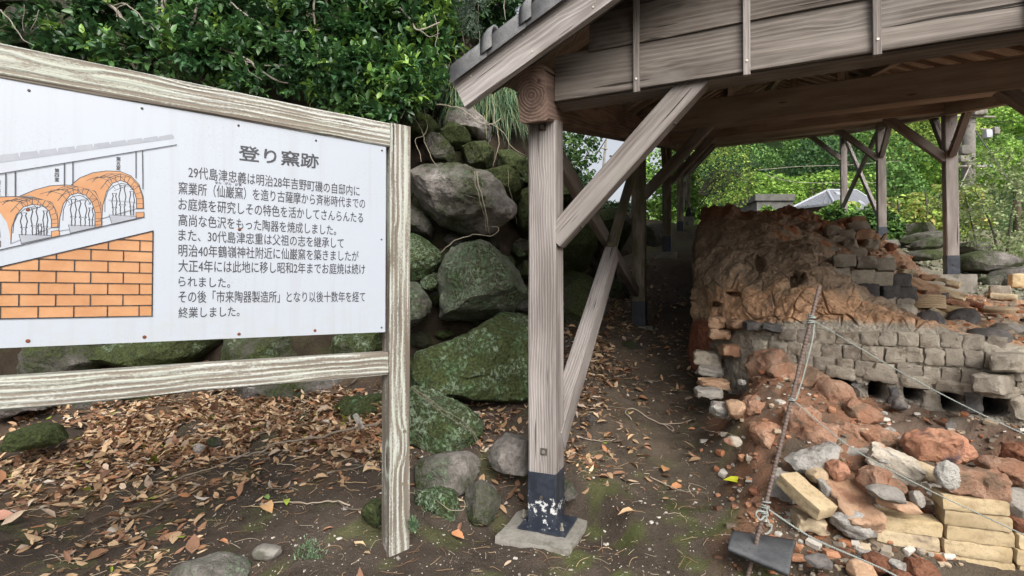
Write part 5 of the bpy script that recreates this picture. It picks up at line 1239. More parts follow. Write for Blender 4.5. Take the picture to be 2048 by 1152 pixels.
def rope_path(pts, n=40, sag=0.):
    P = catmull(np.array([tuple(p) for p in pts]), n); P[:, 2] -= sag*np.sin(np.linspace(0, math.pi, n)); return P
def twisted(P, r=.0032):
    P = np.asarray(P); L = np.r_[0, np.cumsum(np.linalg.norm(np.diff(P, axis=0), axis=1))]; parts = []
    t = np.gradient(P, axis=0); t /= np.linalg.norm(t, axis=1)[:, None]; a = np.cross(t, [0.3, .2, 1.]); a /= np.linalg.norm(a, axis=1)[:, None]; b = np.cross(t, a)
    for k in range(2):
        ph = L*330+k*math.pi; parts.append(tube(P+(np.cos(ph)[:, None]*a+np.sin(ph)[:, None]*b)*r*.55, r*.75, 5))
    return join(parts)
far_post = at(2420, 1000, 1.75)
for lb, pts, sag in [('upper guard rope running down right from the top knot of the stake', [on_stake(645), at(1830, 760, 2.2), at(2048, 868, 2.05), at(2260, 950, 1.95)], 0),
                ('middle guard rope running right across the pile of bricks', [on_stake(812), at(1700, 893, 2.2), at(1850, 976, 2.08), at(2048, 1070, 1.95), at(2240, 1165, 1.85)], 0),
                ('lowest thick guard rope from the bottom knot to the bottom edge', [on_stake(1024), at(1620, 1073, 2.12), at(1720, 1118, 2.03), at(1792, 1152, 1.98), at(1960, 1250, 1.85)], 0)]:
    P = rope_path(pts, 900); v, f = twisted(P, .0034 if 'lowest' in lb else .0023)
    o = obj('rope', mesh_data('rope', v-P[0], f, True), M['rope']); o.location = P[0]; tag(o, lb, 'rope', 'guard ropes on the steel stake')
v, f = ribbed(at(2250, 1260, 1.86)-Z*.2, at(2255, 930, 1.92), .0105); o = obj('steel_stake', mesh_data('ribbed_bar', v-np.array(at(2250, 1260, 1.86)), f, True), M['rust']); o.location = at(2250, 1260, 1.86); tag(o, 'second rusty steel bar that takes the far end of the ropes', 'stake')
ax = (sb-sa).normalized(); ex = ax.cross(Vector((0, 1, 0))).normalized(); ey = ax.cross(ex)
for yk, turns in ((645, 4), (812, 2), (1024, 5)):
    c0 = on_stake(yk); th = np.linspace(0, turns*2*math.pi, turns*18)
    P = np.array([tuple(c0+ex*math.cos(t)*.0155+ey*math.sin(t)*.0155+ax*(.006*t/math.pi-.006*turns+.004*math.sin(t*.5))) for t in th])
    v, f = twisted(P, .0030); obj('rope_knot', mesh_data('rope_knot', v-np.array(sa), f, True), M['rope'], stake)
P = rope_path([on_stake(645)+ex*-.016, on_stake(690)+Vector((.022, -.01, 0)), on_stake(760)+Vector((.02, -.012, 0)), on_stake(812)+Vector((.014, -.01, 0))], 300); v, f = twisted(P, .0028); obj('tied_cord', mesh_data('tied_cord', v-np.array(sa), f, True), M['rope'], stake)
P = rope_path([on_stake(1024)+Vector((.0, -.015, 0)), at(1533, 1036, 2.2), at(1543, 1055, 2.18), at(1536, 1066, 2.17), at(1530, 1068, 2.16)], 120); v, f = twisted(P, .0034); obj('rope_end', mesh_data('rope_end', v-np.array(sa), f, True), M['rope'], stake)
P = rope_path([at(1528, 1025, 2.2), at(1516, 1022, 2.18), at(1512, 1030, 2.17), at(1520, 1040, 2.17), at(1530, 1032, 2.18)], 120); v, f = twisted(P, .0036); obj('rope_end', mesh_data('rope_end', v-np.array(sa), f, True), M['rope'], stake)

# flat rocks beyond the right posts
FR = [([(1788,462),(1800,450),(1840,446),(1870,448),(1884,458),(1860,470),(1820,474),(1795,476)],12.5,2.4,'broad flat rock behind the bush, farthest of the slabs on the right'),
 ([(1808,482),(1830,468),(1862,462),(1886,470),(1890,480),(1850,486),(1820,490)],11,1.8,'grey flat rock immediately left of the nearest far post'),
 ([(1832,494),(1845,480),(1870,474),(1888,476),(1890,492),(1860,500)],10,1.3,'dark-sided rock tucked against the nearest far post'),
 ([(1918,490),(1935,482),(1962,490),(1972,500),(1950,508),(1920,506)],10.5,1.5,'small flat slab just right of the nearest far post'),
 ([(1916,528),(1935,510),(1965,500),(2000,508),(2028,528),(2032,544),(2000,548),(1960,540),(1925,540)],9,1.8,'largest grey slab on the right bank, sloping to the right'),
 ([(1998,556),(2020,540),(2052,532),(2080,540),(2080,572),(2040,576),(2005,572)],8.2,1.4,'green-grey slab cut off by the right edge'),
 ([(1965,556),(1985,550),(2000,562),(1995,580),(1972,582),(1960,570)],8,.7,'blocky mossy rock between the big slab and the concrete footing'),
 ([(1800,508),(1840,500),(1888,502),(1888,516),(1850,522),(1805,520)],9,1.3,'long mossy ledge of rock left of the nearest far post'),
 ([(1950,500),(1958,496),(1966,502),(1964,512),(1952,510)],9.6,.4,'small mossy rock in front of the flat slab'),
 ([(2010,610),(2028,604),(2056,610),(2060,622),(2030,626),(2012,620)],6.2,.5,'low mossy flag at the right edge behind the spool'),
 ([(1950,604),(1975,600),(2000,606),(1996,616),(1960,616)],6.4,.5,'thin mossy flag under the buff brick on the far right')]
for ol, d, t, lb in FR: tag(stone('flat_rock', ol, d, t*.7, 'rock', None, (.55, .45, 1.15), seed=len(lb), res=(48, 24), amp=.05, planes=8, fine=5, box=.5), lb, 'rock')
# loose stones on the right bank, too small and many to name one by one
def scatter_blocks(name, label, pts, sizes, mat, colors=None, seed=3):
    rn = np.random.default_rng(seed); VV, FF, CC_, k = [], [], [], 0
    base, fb = block_vf(1, 1, 1, .0, 1, 3, 5.)
    for i, (p, s) in enumerate(zip(pts, sizes)):
        q = base*s*np.array([rn.uniform(.8, 1.6), rn.uniform(.7, 1.3), rn.uniform(.35, .8)])+rn.normal(size=base.shape)*0
        a, b = rn.uniform(0, 6.28), rn.uniform(-.4, .4); ca, sa_, cb2, sb2 = math.cos(a), math.sin(a), math.cos(b), math.sin(b)
        q = q*(1+.22*pnoise(base*1.7+i*3.3))[:, None]
        q = q@np.array([[ca, -sa_, 0], [sa_, ca, 0], [0, 0, 1]]).T@np.array([[1, 0, 0], [0, cb2, -sb2], [0, sb2, cb2]]).T
        VV.append(q+np.array(p)); FF.append(fb+k); k += len(q)
        if colors is not None: CC_.append(np.tile(colors[i], (len(q), 1)))
    me = mesh_data(name, np.concatenate(VV), np.concatenate(FF), True, np.concatenate(CC_) if colors is not None else None)
    return tag(obj(name, me, M[mat]), label, kind='stuff')
rn = np.random.default_rng(21)
pts, sz, cl = [], [], []
for _ in range(1700):
    px, py = rn.uniform(1760, 2120), rn.uniform(500, 640)
    if py < 500+(px-1760)*-.0: continue
    d = np.interp(py, [495, 560, 610, 650], [11, 7.6, 5.8, 4.4])*rn.uniform(.93, 1.07)
    if px < 1900 and py > 530: continue
    p = at(px, py, d); z = gz(p.x, p.y); pts.append((p.x, p.y, z+.01)); sz.append(rn.uniform(.025, .085)*(d/7)**.5)
    cl.append(np.array([.21, .20, .165])*rn.uniform(.6, 1.35)+np.array([0, .01, -.01])*rn.uniform(0, 2))
scatter_blocks('bank_rubble', 'small grey and mossy rubble covering the bank right of the shed', pts, sz, 'clay', cl, 5)
pts, sz, cl = [], [], []
pal = [(.42,.22,.13),(.34,.15,.08),(.45,.36,.26),(.5,.47,.42),(.20,.16,.12),(.30,.26,.21),(.16,.09,.06)]
def kiln_surf(px, py, sub):
    X = kx.reshape(nr, nc)[sub].ravel(); Y = ky.reshape(nr, nc)[sub].ravel(); P = D.reshape(nr, nc, 3)[sub].reshape(-1, 3)
    i = np.argmin((X-px)**2+(Y-py)**2); return P[i]
subb = (slice(int(nr*.38), int(nr*.82), 2), slice(int(nc*.5), nc, 2))
for _ in range(520):                                    # on the bank
    px = rn.uniform(1720, 2060); py = np.interp(px, [1720, 1800, 1900, 2048], [500, 545, 600, 640])+rn.normal()*28
    p = kiln_surf(px, py, subb); pts.append((p[0], p[1], p[2]+.01)); sz.append(rn.uniform(.012, .05)); cl.append(np.array(pal[rn.integers(0, 7)])*rn.uniform(.7, 1.2))
for _ in range(1500):                                   # on the slope in front of the wall
    px, py = rn.uniform(1395, 2080), rn.uniform(760, 1130)
    lim = 1400+(py-760)*.40
    if px < lim+rn.exponential(14)*0: 
        if rn.random() < .93: continue
    d = np.interp(py, [760, 850, 950, 1050, 1130], [3.5, 2.95, 2.55, 2.3, 2.12]); p = at(px, py, d); z = gz(p.x, p.y)
    pts.append((p.x, p.y, z+.003)); sz.append(rn.uniform(.006, .028) if rn.random() < .85 else rn.uniform(.03, .055)); cl.append(np.array(pal[rn.integers(0, 7)])*rn.uniform(.6, 1.15))
scatter_blocks('brick_rubble', 'crumbled orange, white and brown rubble round the kiln', pts, sz, 'clay', cl, 6)
pts, sz, cl = [], [], []
for _ in range(2600):                                   # grit and pebbles on the soil
    x, y = rn.uniform(-1.6, 1.6), rn.uniform(2.0, 3.4)
    if rn.random() < smooth01(np.array([(y-2.3)/1.3]))[0]*.8: continue
    pts.append((x, y, gz(x, y)+.001) if False else (x, y, 0)); sz.append(rn.uniform(.002, .006) if rn.random() < .94 else rn.uniform(.008, .018)); g_ = rn.uniform(.18, .62); cl.append(np.array([g_, g_*.92, g_*.82]))
zz = ground_z([(p[0], p[1]) for p in pts]); pts = [(p[0], p[1], z+.001) for p, z in zip(pts, zz)]
scatter_blocks('grit', 'pale grit and small pebbles on the dark soil', pts, sz, 'clay', cl, 7)
# ================================================================== VEGETATION
def rand_unit(n, rn): v = rn.normal(size=(n, 3)); return v/np.linalg.norm(v, axis=1)[:, None]
def leaves_vf(P, A, Nn, L, Wd, fold=.25, droop=.2):
    """P base, A axis, Nn normal (all (N,3)); 8 triangles per leaf with a midrib fold and a drooping tip"""
    N = len(P); A = A/np.linalg.norm(A, axis=1)[:, None]; S_ = np.cross(A, Nn); S_ /= np.linalg.norm(S_, axis=1)[:, None]+1e-9; Nn = np.cross(S_, A)
    L = L[:, None]; W_ = Wd[:, None]; out = np.empty((N, 8, 3)); fo = fold[:, None] if hasattr(fold, 'shape') else fold; dr = droop[:, None] if hasattr(droop, 'shape') else droop
    def pt(a, s, h): return P+A*L*a+S_*W_*s+Nn*(h*W_-dr*L*a*a)
    out[:, 0] = pt(0, 0, 0); out[:, 1] = pt(.33, 0, 0); out[:, 2] = pt(.68, 0, 0); out[:, 3] = pt(1, 0, 0)
    out[:, 4] = pt(.33, .5, fo); out[:, 5] = pt(.68, .42, fo); out[:, 6] = pt(.33, -.5, fo); out[:, 7] = pt(.68, -.42, fo)
    T = np.array([[0, 1, 4], [4, 1, 2], [4, 2, 5], [5, 2, 3], [0, 6, 1], [6, 2, 1], [6, 7, 2], [7, 3, 2]])
    F = (np.arange(N)[:, None, None]*8+T[None]).reshape(-1, 3); return out.reshape(-1, 3), F
def sprays(centres, rn, n_leaf=(7, 12), L=(.045, .075), out=None, cols=None, spread=.16, up=.3, wr=.42):
    """leafy shoots: arrays for leaves_vf"""
    P, A, Nn, LL, WW, C = [], [], [], [], [], []
    for i, c in enumerate(centres):
        o = out[i] if out is not None else rand_unit(1, rn)[0]
        d = o+rn.normal(size=3)*.5+np.array([0, 0, up]); d /= np.linalg.norm(d)
        n = rn.integers(*n_leaf); base = c-d*spread*.5; col = cols[i]
        side = np.cross(d, rn.normal(size=3)); side /= np.linalg.norm(side); s2 = np.cross(d, side)
        for k in range(n):
            t = k/n; ph = k*2.4
            a = d*(.55+.5*t)+(side*math.cos(ph)+s2*math.sin(ph))*(1.0-.3*t)+np.array([0, 0, -.15])+rn.normal(size=3)*.2
            P.append(base+d*spread*t); A.append(a); nn_ = np.array([0, 0, 1.])*.9+o*.5+rn.normal(size=3)*.35; Nn.append(nn_)
            l = rn.uniform(*L)*(1-.25*t); LL.append(l); WW.append(l*wr*rn.uniform(.85, 1.15)); C.append(col*rn.uniform(.7, 1.3))
    return [np.array(q) for q in (P, A, Nn, LL, WW, C)]
G1, G2, G3, G4 = np.array([.036, .092, .034]), np.array([.070, .155, .045]), np.array([.17, .29, .055]), np.array([.075, .115, .065])
def leafy(name, label, cat, blobs, n, rn, pal, L=(.045, .075), wr=.42, group=None, branches=(), seed=0, spread=.16, shell=.55, up=.3, mat='foliage', nl=(7, 12)):
    """shrub > leaves, branch. blobs: px, py, depth, radius"""
    BC = np.array([tuple(at(b[0], b[1], b[2])) for b in blobs]); BR = np.array([b[3] for b in blobs])
    root = empty(name, tuple(BC.mean(0)-np.array([0, 0, BR.mean()])), label, cat, group)
    w = BR**2; idx = rn.choice(len(BC), n, p=w/w.sum()); u = rand_unit(n, rn); u[:, 1] -= .35; u[:, 2] += .1; u /= np.linalg.norm(u, axis=1)[:, None]
    r = BR[idx]*(shell+(1-shell)*rn.random(n))*(1+.25*pnoise(u*2.3+idx[:, None]*3.)); cen = BC[idx]+u*r[:, None]*np.array([1, .8, .85])
    pr = np.array([p[1] for p in pal], float); ci = rn.choice(len(pal), n, p=pr/pr.sum()); nz = fbm(cen*1.8, 2)
    cols = np.array([pal[k][0] for k in ci])*(1+.5*nz[:, None])
    P, A, Nn, LL, WW, C = sprays(cen, rn, nl, L, u, cols, spread, up, wr)
    v, f = leaves_vf(P, A, Nn, LL, WW, .22, .12); o = obj('leaves', mesh_data('leaves', v-np.array(root.location), f, False, np.repeat(C, 8, 0)), M[mat], root); o['kind'] = 'stuff'
    for (pts, r0, r1) in branches:
        Pb_ = catmull(np.array([tuple(at(*p)) for p in pts]), len(pts)*7); Pb_ += (fbm(Pb_*6, 2)*.012)[:, None]
        v, f = tube(Pb_, np.linspace(r0, r1, len(Pb_)), 6); cc = np.tile(np.array([.20, .18, .15])*rn.uniform(.7, 1.25), (len(v), 1))
        obj('branch', mesh_data('branch', v-np.array(root.location), f, True, cc), M['twig'], root)
    return root
rl_ = np.random.default_rng(99)
leafy('climbing_shrub', 'sparse climbing shrub with bare pale branches above the left half of the sign', 'shrub',
 [(40,52,4.3,.14),(95,30,4.2,.14),(60,100,4.1,.10),(165,30,4.2,.22),(230,15,4.3,.3),(140,75,4.15,.2),(190,100,4.1,.2),(270,110,4.0,.25),(330,90,4.0,.3),(120,110,4.0,.14),(300,20,4.4,.3),(360,120,3.9,.2),(-60,80,4.2,.25),(-160,60,4.2,.3)], 400, rl_,
 [(G1, .5), (G2, .4), (G3, .06)], (.065, .11), .5, None,
 [([(330,-30,4.2),(328,30,4.1),(322,80,4.1),(300,150,4.05)],.022,.014),([(290,-20,4.2),(318,20,4.1),(324,48,4.1)],.017,.012),([(405,-20,4.1),(388,30,4.0),(376,75,3.95)],.015,.009),
  ([(225,12,4.0),(255,8,3.9),(290,40,3.85),(305,60,3.8),(318,72,3.8)],.006,.003),([(255,8,3.9),(232,18,3.9),(234,40,3.9),(245,55,3.85)],.005,.002),([(0,20,4.0),(25,45,4.0),(45,75,4.0),(68,95,4.0)],.006,.003),
  ([(210,0,4.1),(240,30,4.05),(262,55,4.0),(285,85,4.0)],.016,.010),([(45,10,4.0),(46,40,4.0),(48,64,4.0)],.003,.002),([(78,20,4.0),(70,45,4.0),(60,62,4.0)],.004,.002),([(92,22,4.0),(95,40,4.0),(80,52,4.0),(62,65,4.0)],.004,.002),([(335,38,3.9),(355,30,3.9),(372,34,3.9)],.004,.002),([(333,40,3.9),(345,65,3.85),(352,85,3.85)],.004,.002)])
leafy('camellia_shrub', 'dense glossy green shrub hanging over the middle of the sign', 'shrub',
 [(420,40,4.3,.45),(470,110,4.0,.32),(420,120,3.9,.2),(540,30,4.4,.5),(560,100,4.05,.35),(500,165,3.85,.18),(640,60,4.2,.5),(620,140,3.9,.3),(680,190,3.75,.22),(590,185,3.8,.12),(720,90,4.1,.4),(700,150,3.85,.25),(500,-70,4.5,.6),(660,-80,4.5,.6),(400,-60,4.6,.5)], 1500, rl_,
 [(G1, .5), (G2, .42), (G3, .08)], (.06, .10), .5, None,
 [([(420,75,3.9),(450,95,3.85),(475,118,3.8),(520,130,3.8),(580,130,3.8)],.006,.003),([(440,95,3.85),(500,125,3.8),(545,160,3.8),(575,168,3.8)],.012,.006),([(485,118,3.8),(505,145,3.75),(525,160,3.7)],.004,.002),([(630,-20,4.0),(628,20,3.9),(630,50,3.9)],.010,.007),([(460,5,4.0),(500,35,3.95),(560,60,3.9),(640,60,3.85)],.007,.003),([(636,90,3.75),(634,120,3.7),(638,160,3.7)],.006,.003)])
leafy('camellia_shrub', 'glossy shrub with fresh yellow-green leaves just above the top of the sign post', 'shrub',
 [(790,70,4.1,.4),(760,150,3.9,.28),(830,150,3.9,.25),(800,200,3.8,.2),(740,215,3.7,.12),(850,90,4.2,.35),(810,20,4.3,.5),(700,230,3.65,.1),(780,235,3.65,.08),(800,-80,4.4,.6),(845,190,3.9,.14)], 900, rl_,
 [(G1, .34), (G2, .42), (G3, .24)], (.065, .105), .44, None,
 [([(785,0,4.0),(820,40,3.9),(838,60,3.85),(880,45,3.9)],.011,.006),([(838,60,3.85),(858,74,3.85),(880,66,3.85)],.006,.003),([(870,30,3.9),(876,60,3.9),(872,90,3.9),(880,110,3.9)],.005,.003)])
leafy('evergreen_tree', 'dark evergreen tree behind the eave of the shed roof', 'tree',
 [(900,40,5.6,.5),(960,10,5.6,.55),(1010,-20,5.8,.6),(880,-60,5.6,.8),(1000,-100,6,.8),(905,120,5.5,.28),(925,160,5.3,.18),(1060,-40,6.2,.6),(950,80,5.9,.35)], 1100, rl_,
 [(G1*.75, .6), (G2*.8, .35), (G3*.7, .05)], (.05, .09), .45, None,
 [([(960,-40,5.2),(956,20,5.1),(958,70,5.1),(962,130,5.0)],.007,.004),([(905,0,5.1),(910,40,5.0),(925,70,5.0),(930,100,5.0)],.006,.003),([(1010,-10,5.3),(1008,20,5.2),(1012,40,5.2)],.006,.004)])
leafy('cypress_sprig', 'pale silvery conifer sprig hanging above the roof corner', 'conifer branch',
 [(915,10,5.0,.14),(935,35,4.95,.12),(945,60,4.9,.09),(905,35,5.0,.09),(955,0,5.0,.12)], 330, rl_, [(np.array([.17, .23, .17]), .7), (np.array([.10, .15, .10]), .3)], (.012, .028), .25, None, (), spread=.10, nl=(16, 26), up=-.5)
# dense growth on the bank behind, one mass; leaf colour darkened for shaded gaps
n = 9000; idp = rl_.uniform(size=(n, 2)); Gb = np.array([[tuple(at(*c)) for c in tops], [tuple(at(*c)) for c in bk], [tuple(at(*c)) for c in bk2]])
ga = idp[:, 0]*(Gb.shape[1]-1.001); gi = ga.astype(int); gf = (ga-gi)[:, None]; hb_ = idp[:, 1]*1.999; hi = hb_.astype(int); hf = (hb_-hi)[:, None]
Pp = (Gb[hi, gi]*(1-gf)+Gb[hi, gi+1]*gf)*(1-hf)+(Gb[hi+1, gi]*(1-gf)+Gb[hi+1, gi+1]*gf)*hf
dep = np.minimum(.15+rl_.random(n)*.45, .06+.7*idp[:, 1]); Pp = Pp-np.column_stack([np.zeros(n), dep, -.15*np.ones(n)*rl_.random(n)])
ux_, uy_ = ray_px(Pp); keep = ~((gi >= 5) & (hi == 0) & (hf[:, 0] < .35)) & ~((ux_ < 300) & (uy_ > -10) & (uy_ < 140) & (rl_.random(len(ux_)) < .93)); Pp = Pp[keep]
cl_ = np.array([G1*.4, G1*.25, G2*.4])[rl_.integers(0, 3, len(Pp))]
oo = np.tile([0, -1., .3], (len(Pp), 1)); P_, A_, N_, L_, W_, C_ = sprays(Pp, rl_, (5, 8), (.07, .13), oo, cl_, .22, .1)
v, f = leaves_vf(P_, A_, N_, L_, W_, .2, .1); tag(obj('undergrowth', mesh_data('undergrowth', v, f, False, np.repeat(C_, 8, 0)), M['foliage']), 'shade-darkened leafy undergrowth covering the slope behind the boulder wall', kind='stuff')

# drooping grass clump under the eave
def blades(name, label, cat, base, n, rn, L, w, outdir, cols, nseg=6, droop=1.1, kind=None):
    VV, FF, CC_, k = [], [], [], 0
    for i in range(n):
        b = base(rn); l = rn.uniform(*L); d = outdir(rn); d = d/np.linalg.norm(d); s = np.cross(d, [0, 0, 1.]); s /= np.linalg.norm(s)+1e-9; c = cols[rn.integers(0, len(cols))]*rn.uniform(.7, 1.3)
        p = np.array(b, float); dd = d.copy(); pts = []
        for j in range(nseg+1):
            ww = w*(1-(j/nseg)**1.5)*rn.uniform(.9, 1.1)+.0006; pts += [p-s*ww/2, p+s*ww/2]; p = p+dd*l/nseg; dd = dd+np.array([0, 0, -droop/nseg*1.6]); dd /= np.linalg.norm(dd)
        VV += pts; FF += [[k+2*j, k+2*j+1, k+2*j+3, k+2*j+2] for j in range(nseg)]; CC_ += [c]*len(pts); k += len(pts)
    return np.array(VV), np.array(FF), np.array(CC_)
def tuft_base(rn): 
    t = rn.random(); p = at(905+150*t+rn.normal()*6, 195+25*math.sin(t*3)+rn.normal()*16+t*12, 4.75+.5*rn.random()+t*.3); return tuple(p)
v, f, c_ = blades('', '', '', tuft_base, 1500, rl_, (.35, .75), .011, lambda rn: np.array([rn.normal()*.45, -1.0, .55+rn.normal()*.3]), [np.array([.10, .19, .10]), np.array([.16, .26, .15]), np.array([.06, .12, .06]), np.array([.24, .26, .13])], 7, 1.6)
root = empty('grass_clump', tuple(v.mean(0)), 'long drooping grass hanging over the boulders beneath the roof corner', 'grass clump')
gl_ = obj('blades', mesh_data('blades', v-np.array(root.location), f, True, c_), M['foliage'], root); gl_['kind'] = 'stuff'

# vines and hanging roots
VN = [([(806,206,4.0),(845,206,4.1),(880,209,4.2),(915,216,4.2),(938,231,4.2),(960,245,4.2),(985,247,4.25),(1000,236,4.3)],.008,'thick pale vine lying across the top of the boulder wall'),
 ([(845,206,4.1),(850,230,4.15),(855,256,4.1),(845,272,4.05),(832,280,4.),(838,302,3.95),(842,322,3.9)],.005,'pale root looping down beside the sign post top'),
 ([(828,228,4.1),(850,280,4.),(862,315,3.9),(875,332,3.8)],.004,'thin root running down to the big pale boulder'),
 ([(952,345,3.75),(960,378,3.68),(968,410,3.66),(973,440,3.65),(982,468,3.7)],.005,'root hanging down the face of the big pale boulder'),
 ([(948,345,3.75),(955,385,3.68),(966,425,3.66),(976,462,3.7)],.003,'thin second root beside the one on the big pale boulder'),
 ([(880,506,3.75),(905,484,3.7),(935,471,3.7),(955,468,3.65),(985,471,3.7),(998,462,3.7),(996,455,3.72),(985,455,3.75)],.005,'curled root lying in the gap under the big pale boulder'),
 ([(985,190,4.6),(990,240,4.4),(998,290,4.2),(985,332,4.2)],.005,'straight root hanging under the grass clump'),
 ([(1015,340,4.1),(1021,385,4.1),(1030,430,4.2),(1036,452,4.2)],.003,'thin root hanging left of the front shed post'),
 ([(940,212,4.3),(975,245,4.2),(1002,262,4.2),(1022,292,4.2),(1052,312,4.2)],.005,'root slanting right toward the front shed post'),
 ([(822,776,3.2),(850,792,3.2),(888,820,3.15),(930,848,3.2),(962,885,3.1)],.005,'brown root running down between the mossy boulders'),
 ([(824,782,3.2),(860,806,3.15),(900,836,3.12),(940,862,3.15),(956,890,3.1)],.004,'second brown root beside the one between mossy boulders'),
 ([(800,120,3.9),(795,150,3.8),(805,190,3.8),(808,215,3.8),(803,236,3.75)],.005,'whitish stem hanging beside the top of the sign post'),
 ([(868,990,2.7),(885,1010,2.62),(900,1022,2.6),(925,1018,2.6),(927,1002,2.62),(915,996,2.62)],.003,'pale loop of stem on the ground right of the sign post')]
for pts, r, lb in VN:
    P = catmull(np.array([tuple(at(*p)) for p in pts]), len(pts)*8); P += np.column_stack([fbm(P*9, 2), fbm(P*9+5, 2)*.3, fbm(P*9+9, 2)])*.012
    v, f = tube(P, np.linspace(r, r*.6, len(P))*.8, 6); g = .75 if 'brown' not in lb else .4
    o = obj('vine', mesh_data('vine', v-P[0], f, True, np.tile(np.array([.36, .315, .24])*g, (len(v), 1))), M['twig']); o.location = P[0]; tag(o, lb, 'vine')
# fallen branches
TW = [([(757,795,3.35),(720,802,3.35),(690,808,3.35),(650,812,3.35),(625,824,3.35),(590,829,3.35),(562,824,3.35),(545,826,3.35),(525,840,3.3),(480,852,3.3),(425,852,3.3),(370,858,3.3)],.011,'longest grey branch, running from the sign post into the leaves'),
 ([(360,832,3.5),(330,848,3.4),(300,858,3.35),(262,878,3.3)],.009,'dark branch in the leaf heap under the middle of the sign'),
 ([(362,930,2.95),(335,948,2.88),(300,962,2.8),(262,978,2.75),(225,992,2.7),(190,1010,2.62)],.009,'dark crooked branch in the leaves at lower left'),
 ([(500,865,3.2),(450,880,3.15),(400,893,3.1),(350,905,3.05),(310,915,3.0)],.006,'thin brown branch below the longest grey branch'),
 ([(760,880,3.0),(720,884,3.0),(680,892,2.98),(600,900,2.9),(540,893,2.9)],.005,'thin dark branch lying left of the sign post'),
 ([(700,975,2.65),(670,962,2.68),(640,960,2.7),(560,962,2.72),(520,958,2.72)],.005,'pale straight twig above the bare soil left of the post'),
 ([(725,985,2.6),(700,975,2.62),(672,958,2.68)],.006,'short black twig left of the foot of the sign post'),
 ([(270,950,2.8),(240,962,2.8),(215,960,2.8),(180,985,2.7)],.006,'curved brown twig left of the dark crooked branch'),
 ([(1300,880,3.1),(1340,905,3.0),(1380,930,2.9)],.004,'thin pale twig on the path right of the front post'),
 ([(1152,848,3.4),(1190,840,3.4),(1230,832,3.45)],.004,'pale straight twig beside the long leaning brace'),
 ([(1625,868,2.7),(1640,875,2.66),(1665,882,2.62),(1688,886,2.6)],.006,'peeling white stick lying on the orange clay above the slag slab'),
 ([(1263,790,3.7),(1250,775,3.8),(1265,760,3.9),(1310,775,3.8),(1345,775,3.8),(1390,770,3.8)],.005,'wiry dry stem across the shaded path'),
 ([(1325,775,3.8),(1335,790,3.75),(1345,800,3.7),(1345,782,3.75),(1330,772,3.8)],.004,'curled dry stem on the shaded path')]
for pts, r, lb in TW:
    P = catmull(np.array([tuple(at(*p)) for p in pts]), len(pts)*6); P[:, 2] = ground_z(P[:, :2])+r*1.2+.012+.008*np.abs(fbm(P*5, 2)); P[:, 2] += .03*(P[:, 0]*0+1)*(1 if 'longest' in lb else 0)*np.linspace(3.2, 0, len(P))
    v, f = tube(P, np.linspace(r, r*.55, len(P))*.85, 7); g = .9 if ('pale' in lb or 'white' in lb or 'wiry' in lb or 'curled' in lb) else (.55 if 'grey' in lb else .3)
    o = obj('fallen_branch', mesh_data('fallen_branch', v-P[0], f, True, np.tile(np.array([.40, .33, .26])*g, (len(v), 1))), M['twig']); o.location = P[0]; tag(o, lb, 'branch')
v, f = block_vf(.035, .012, .11, .002, 5, 5, 8.); o = obj('wood_chip', mesh_data('wood_chip', v, f, True), M['white']); o.location = at(717, 843, 3.2); o.rotation_euler = (0, -.42, .3)
tag(o, 'pale split wood chip standing in the leaves left of the sign post', 'wood chip')

# leaf litter
def litter_density(px, py):
    a = np.exp(-((px-530)/250)**2-((py-848)/48)**2)*3.2+np.exp(-((px-330)/190)**2-((py-890)/55)**2)*1.8+np.exp(-((px-150)/180)**2-((py-950)/60)**2)*.8
    a += np.exp(-((px-720)/120)**2-((py-890)/45)**2)*.7+np.exp(-((px-230)/130)**2-((py-1080)/60)**2)*.45+.035*(py < 1000)+.012
    a += .9*np.exp(-((px-1185)/60)**2-((py-700)/90)**2)+.6*np.exp(-((px-1160)/60)**2-((py-860)/70)**2)+.5*np.exp(-((px-960)/90)**2-((py-855)/25)**2)+.35*np.exp(-((px-1000)/70)**2-((py-960)/60)**2)+.5*np.exp(-((px-1230)/80)**2-((py-560)/70)**2)+.3*np.exp(-((px-1340)/50)**2-((py-470)/40)**2)+.07*(px > 1100)*(px < 1400)*(py < 920)
    a = a*np.where((px > 1420) & (py < 1100), .03, 1.)*np.where((px > 780) & (px < 1100) & (py > 1040), .4, 1)*np.where((px > 1350) & (py > 900), .3, 1)
    return np.clip(a, 0, 2.2)
N0 = 230000; x_ = rl_.uniform(-4.6, 2.6, N0); y_ = rl_.uniform(1.9, 9.5, N0); y_ = 1.9+(y_-1.9)*rl_.random(N0)**.5
z_ = ground_z(np.column_stack([x_, y_])); px_, py_ = ray_px(np.column_stack([x_, y_, z_])); cl2 = .5+.5*np.clip(fbm(np.column_stack([x_, y_, z_*0])*3.2, 3)*2.5+.3, -1, 1)
keep = rl_.random(N0)*1.3 < litter_density(px_, py_)*np.where(litter_density(px_, py_) > .9, cl2**.6, cl2**1.6)*.72
P = np.column_stack([x_, y_, z_])[keep]; n = len(P); print('leaves', n)
aX = rl_.uniform(0, 6.283, n); lay_ = rl_.random(n)**2
A = np.column_stack([np.cos(aX), np.sin(aX), rl_.normal(0, .28, n)]); Nn = np.column_stack([rl_.normal(0, .35, n), rl_.normal(0, .35, n), np.ones(n)])
P[:, 2] += .006+.045*lay_*(litter_density(px_, py_)[keep] > .6)
L = rl_.uniform(.018, .074, n)*np.where(rl_.random(n) < .18, 1.6, 1); 
palL = np.array([[.40,.26,.15],[.50,.35,.21],[.27,.15,.09],[.20,.11,.07],[.54,.40,.26],[.42,.32,.24],[.33,.16,.08],[.46,.40,.34],[.25,.30,.05]]); pw = np.array([.2,.18,.17,.14,.10,.09,.07,.04,.012]); pw /= pw.sum()
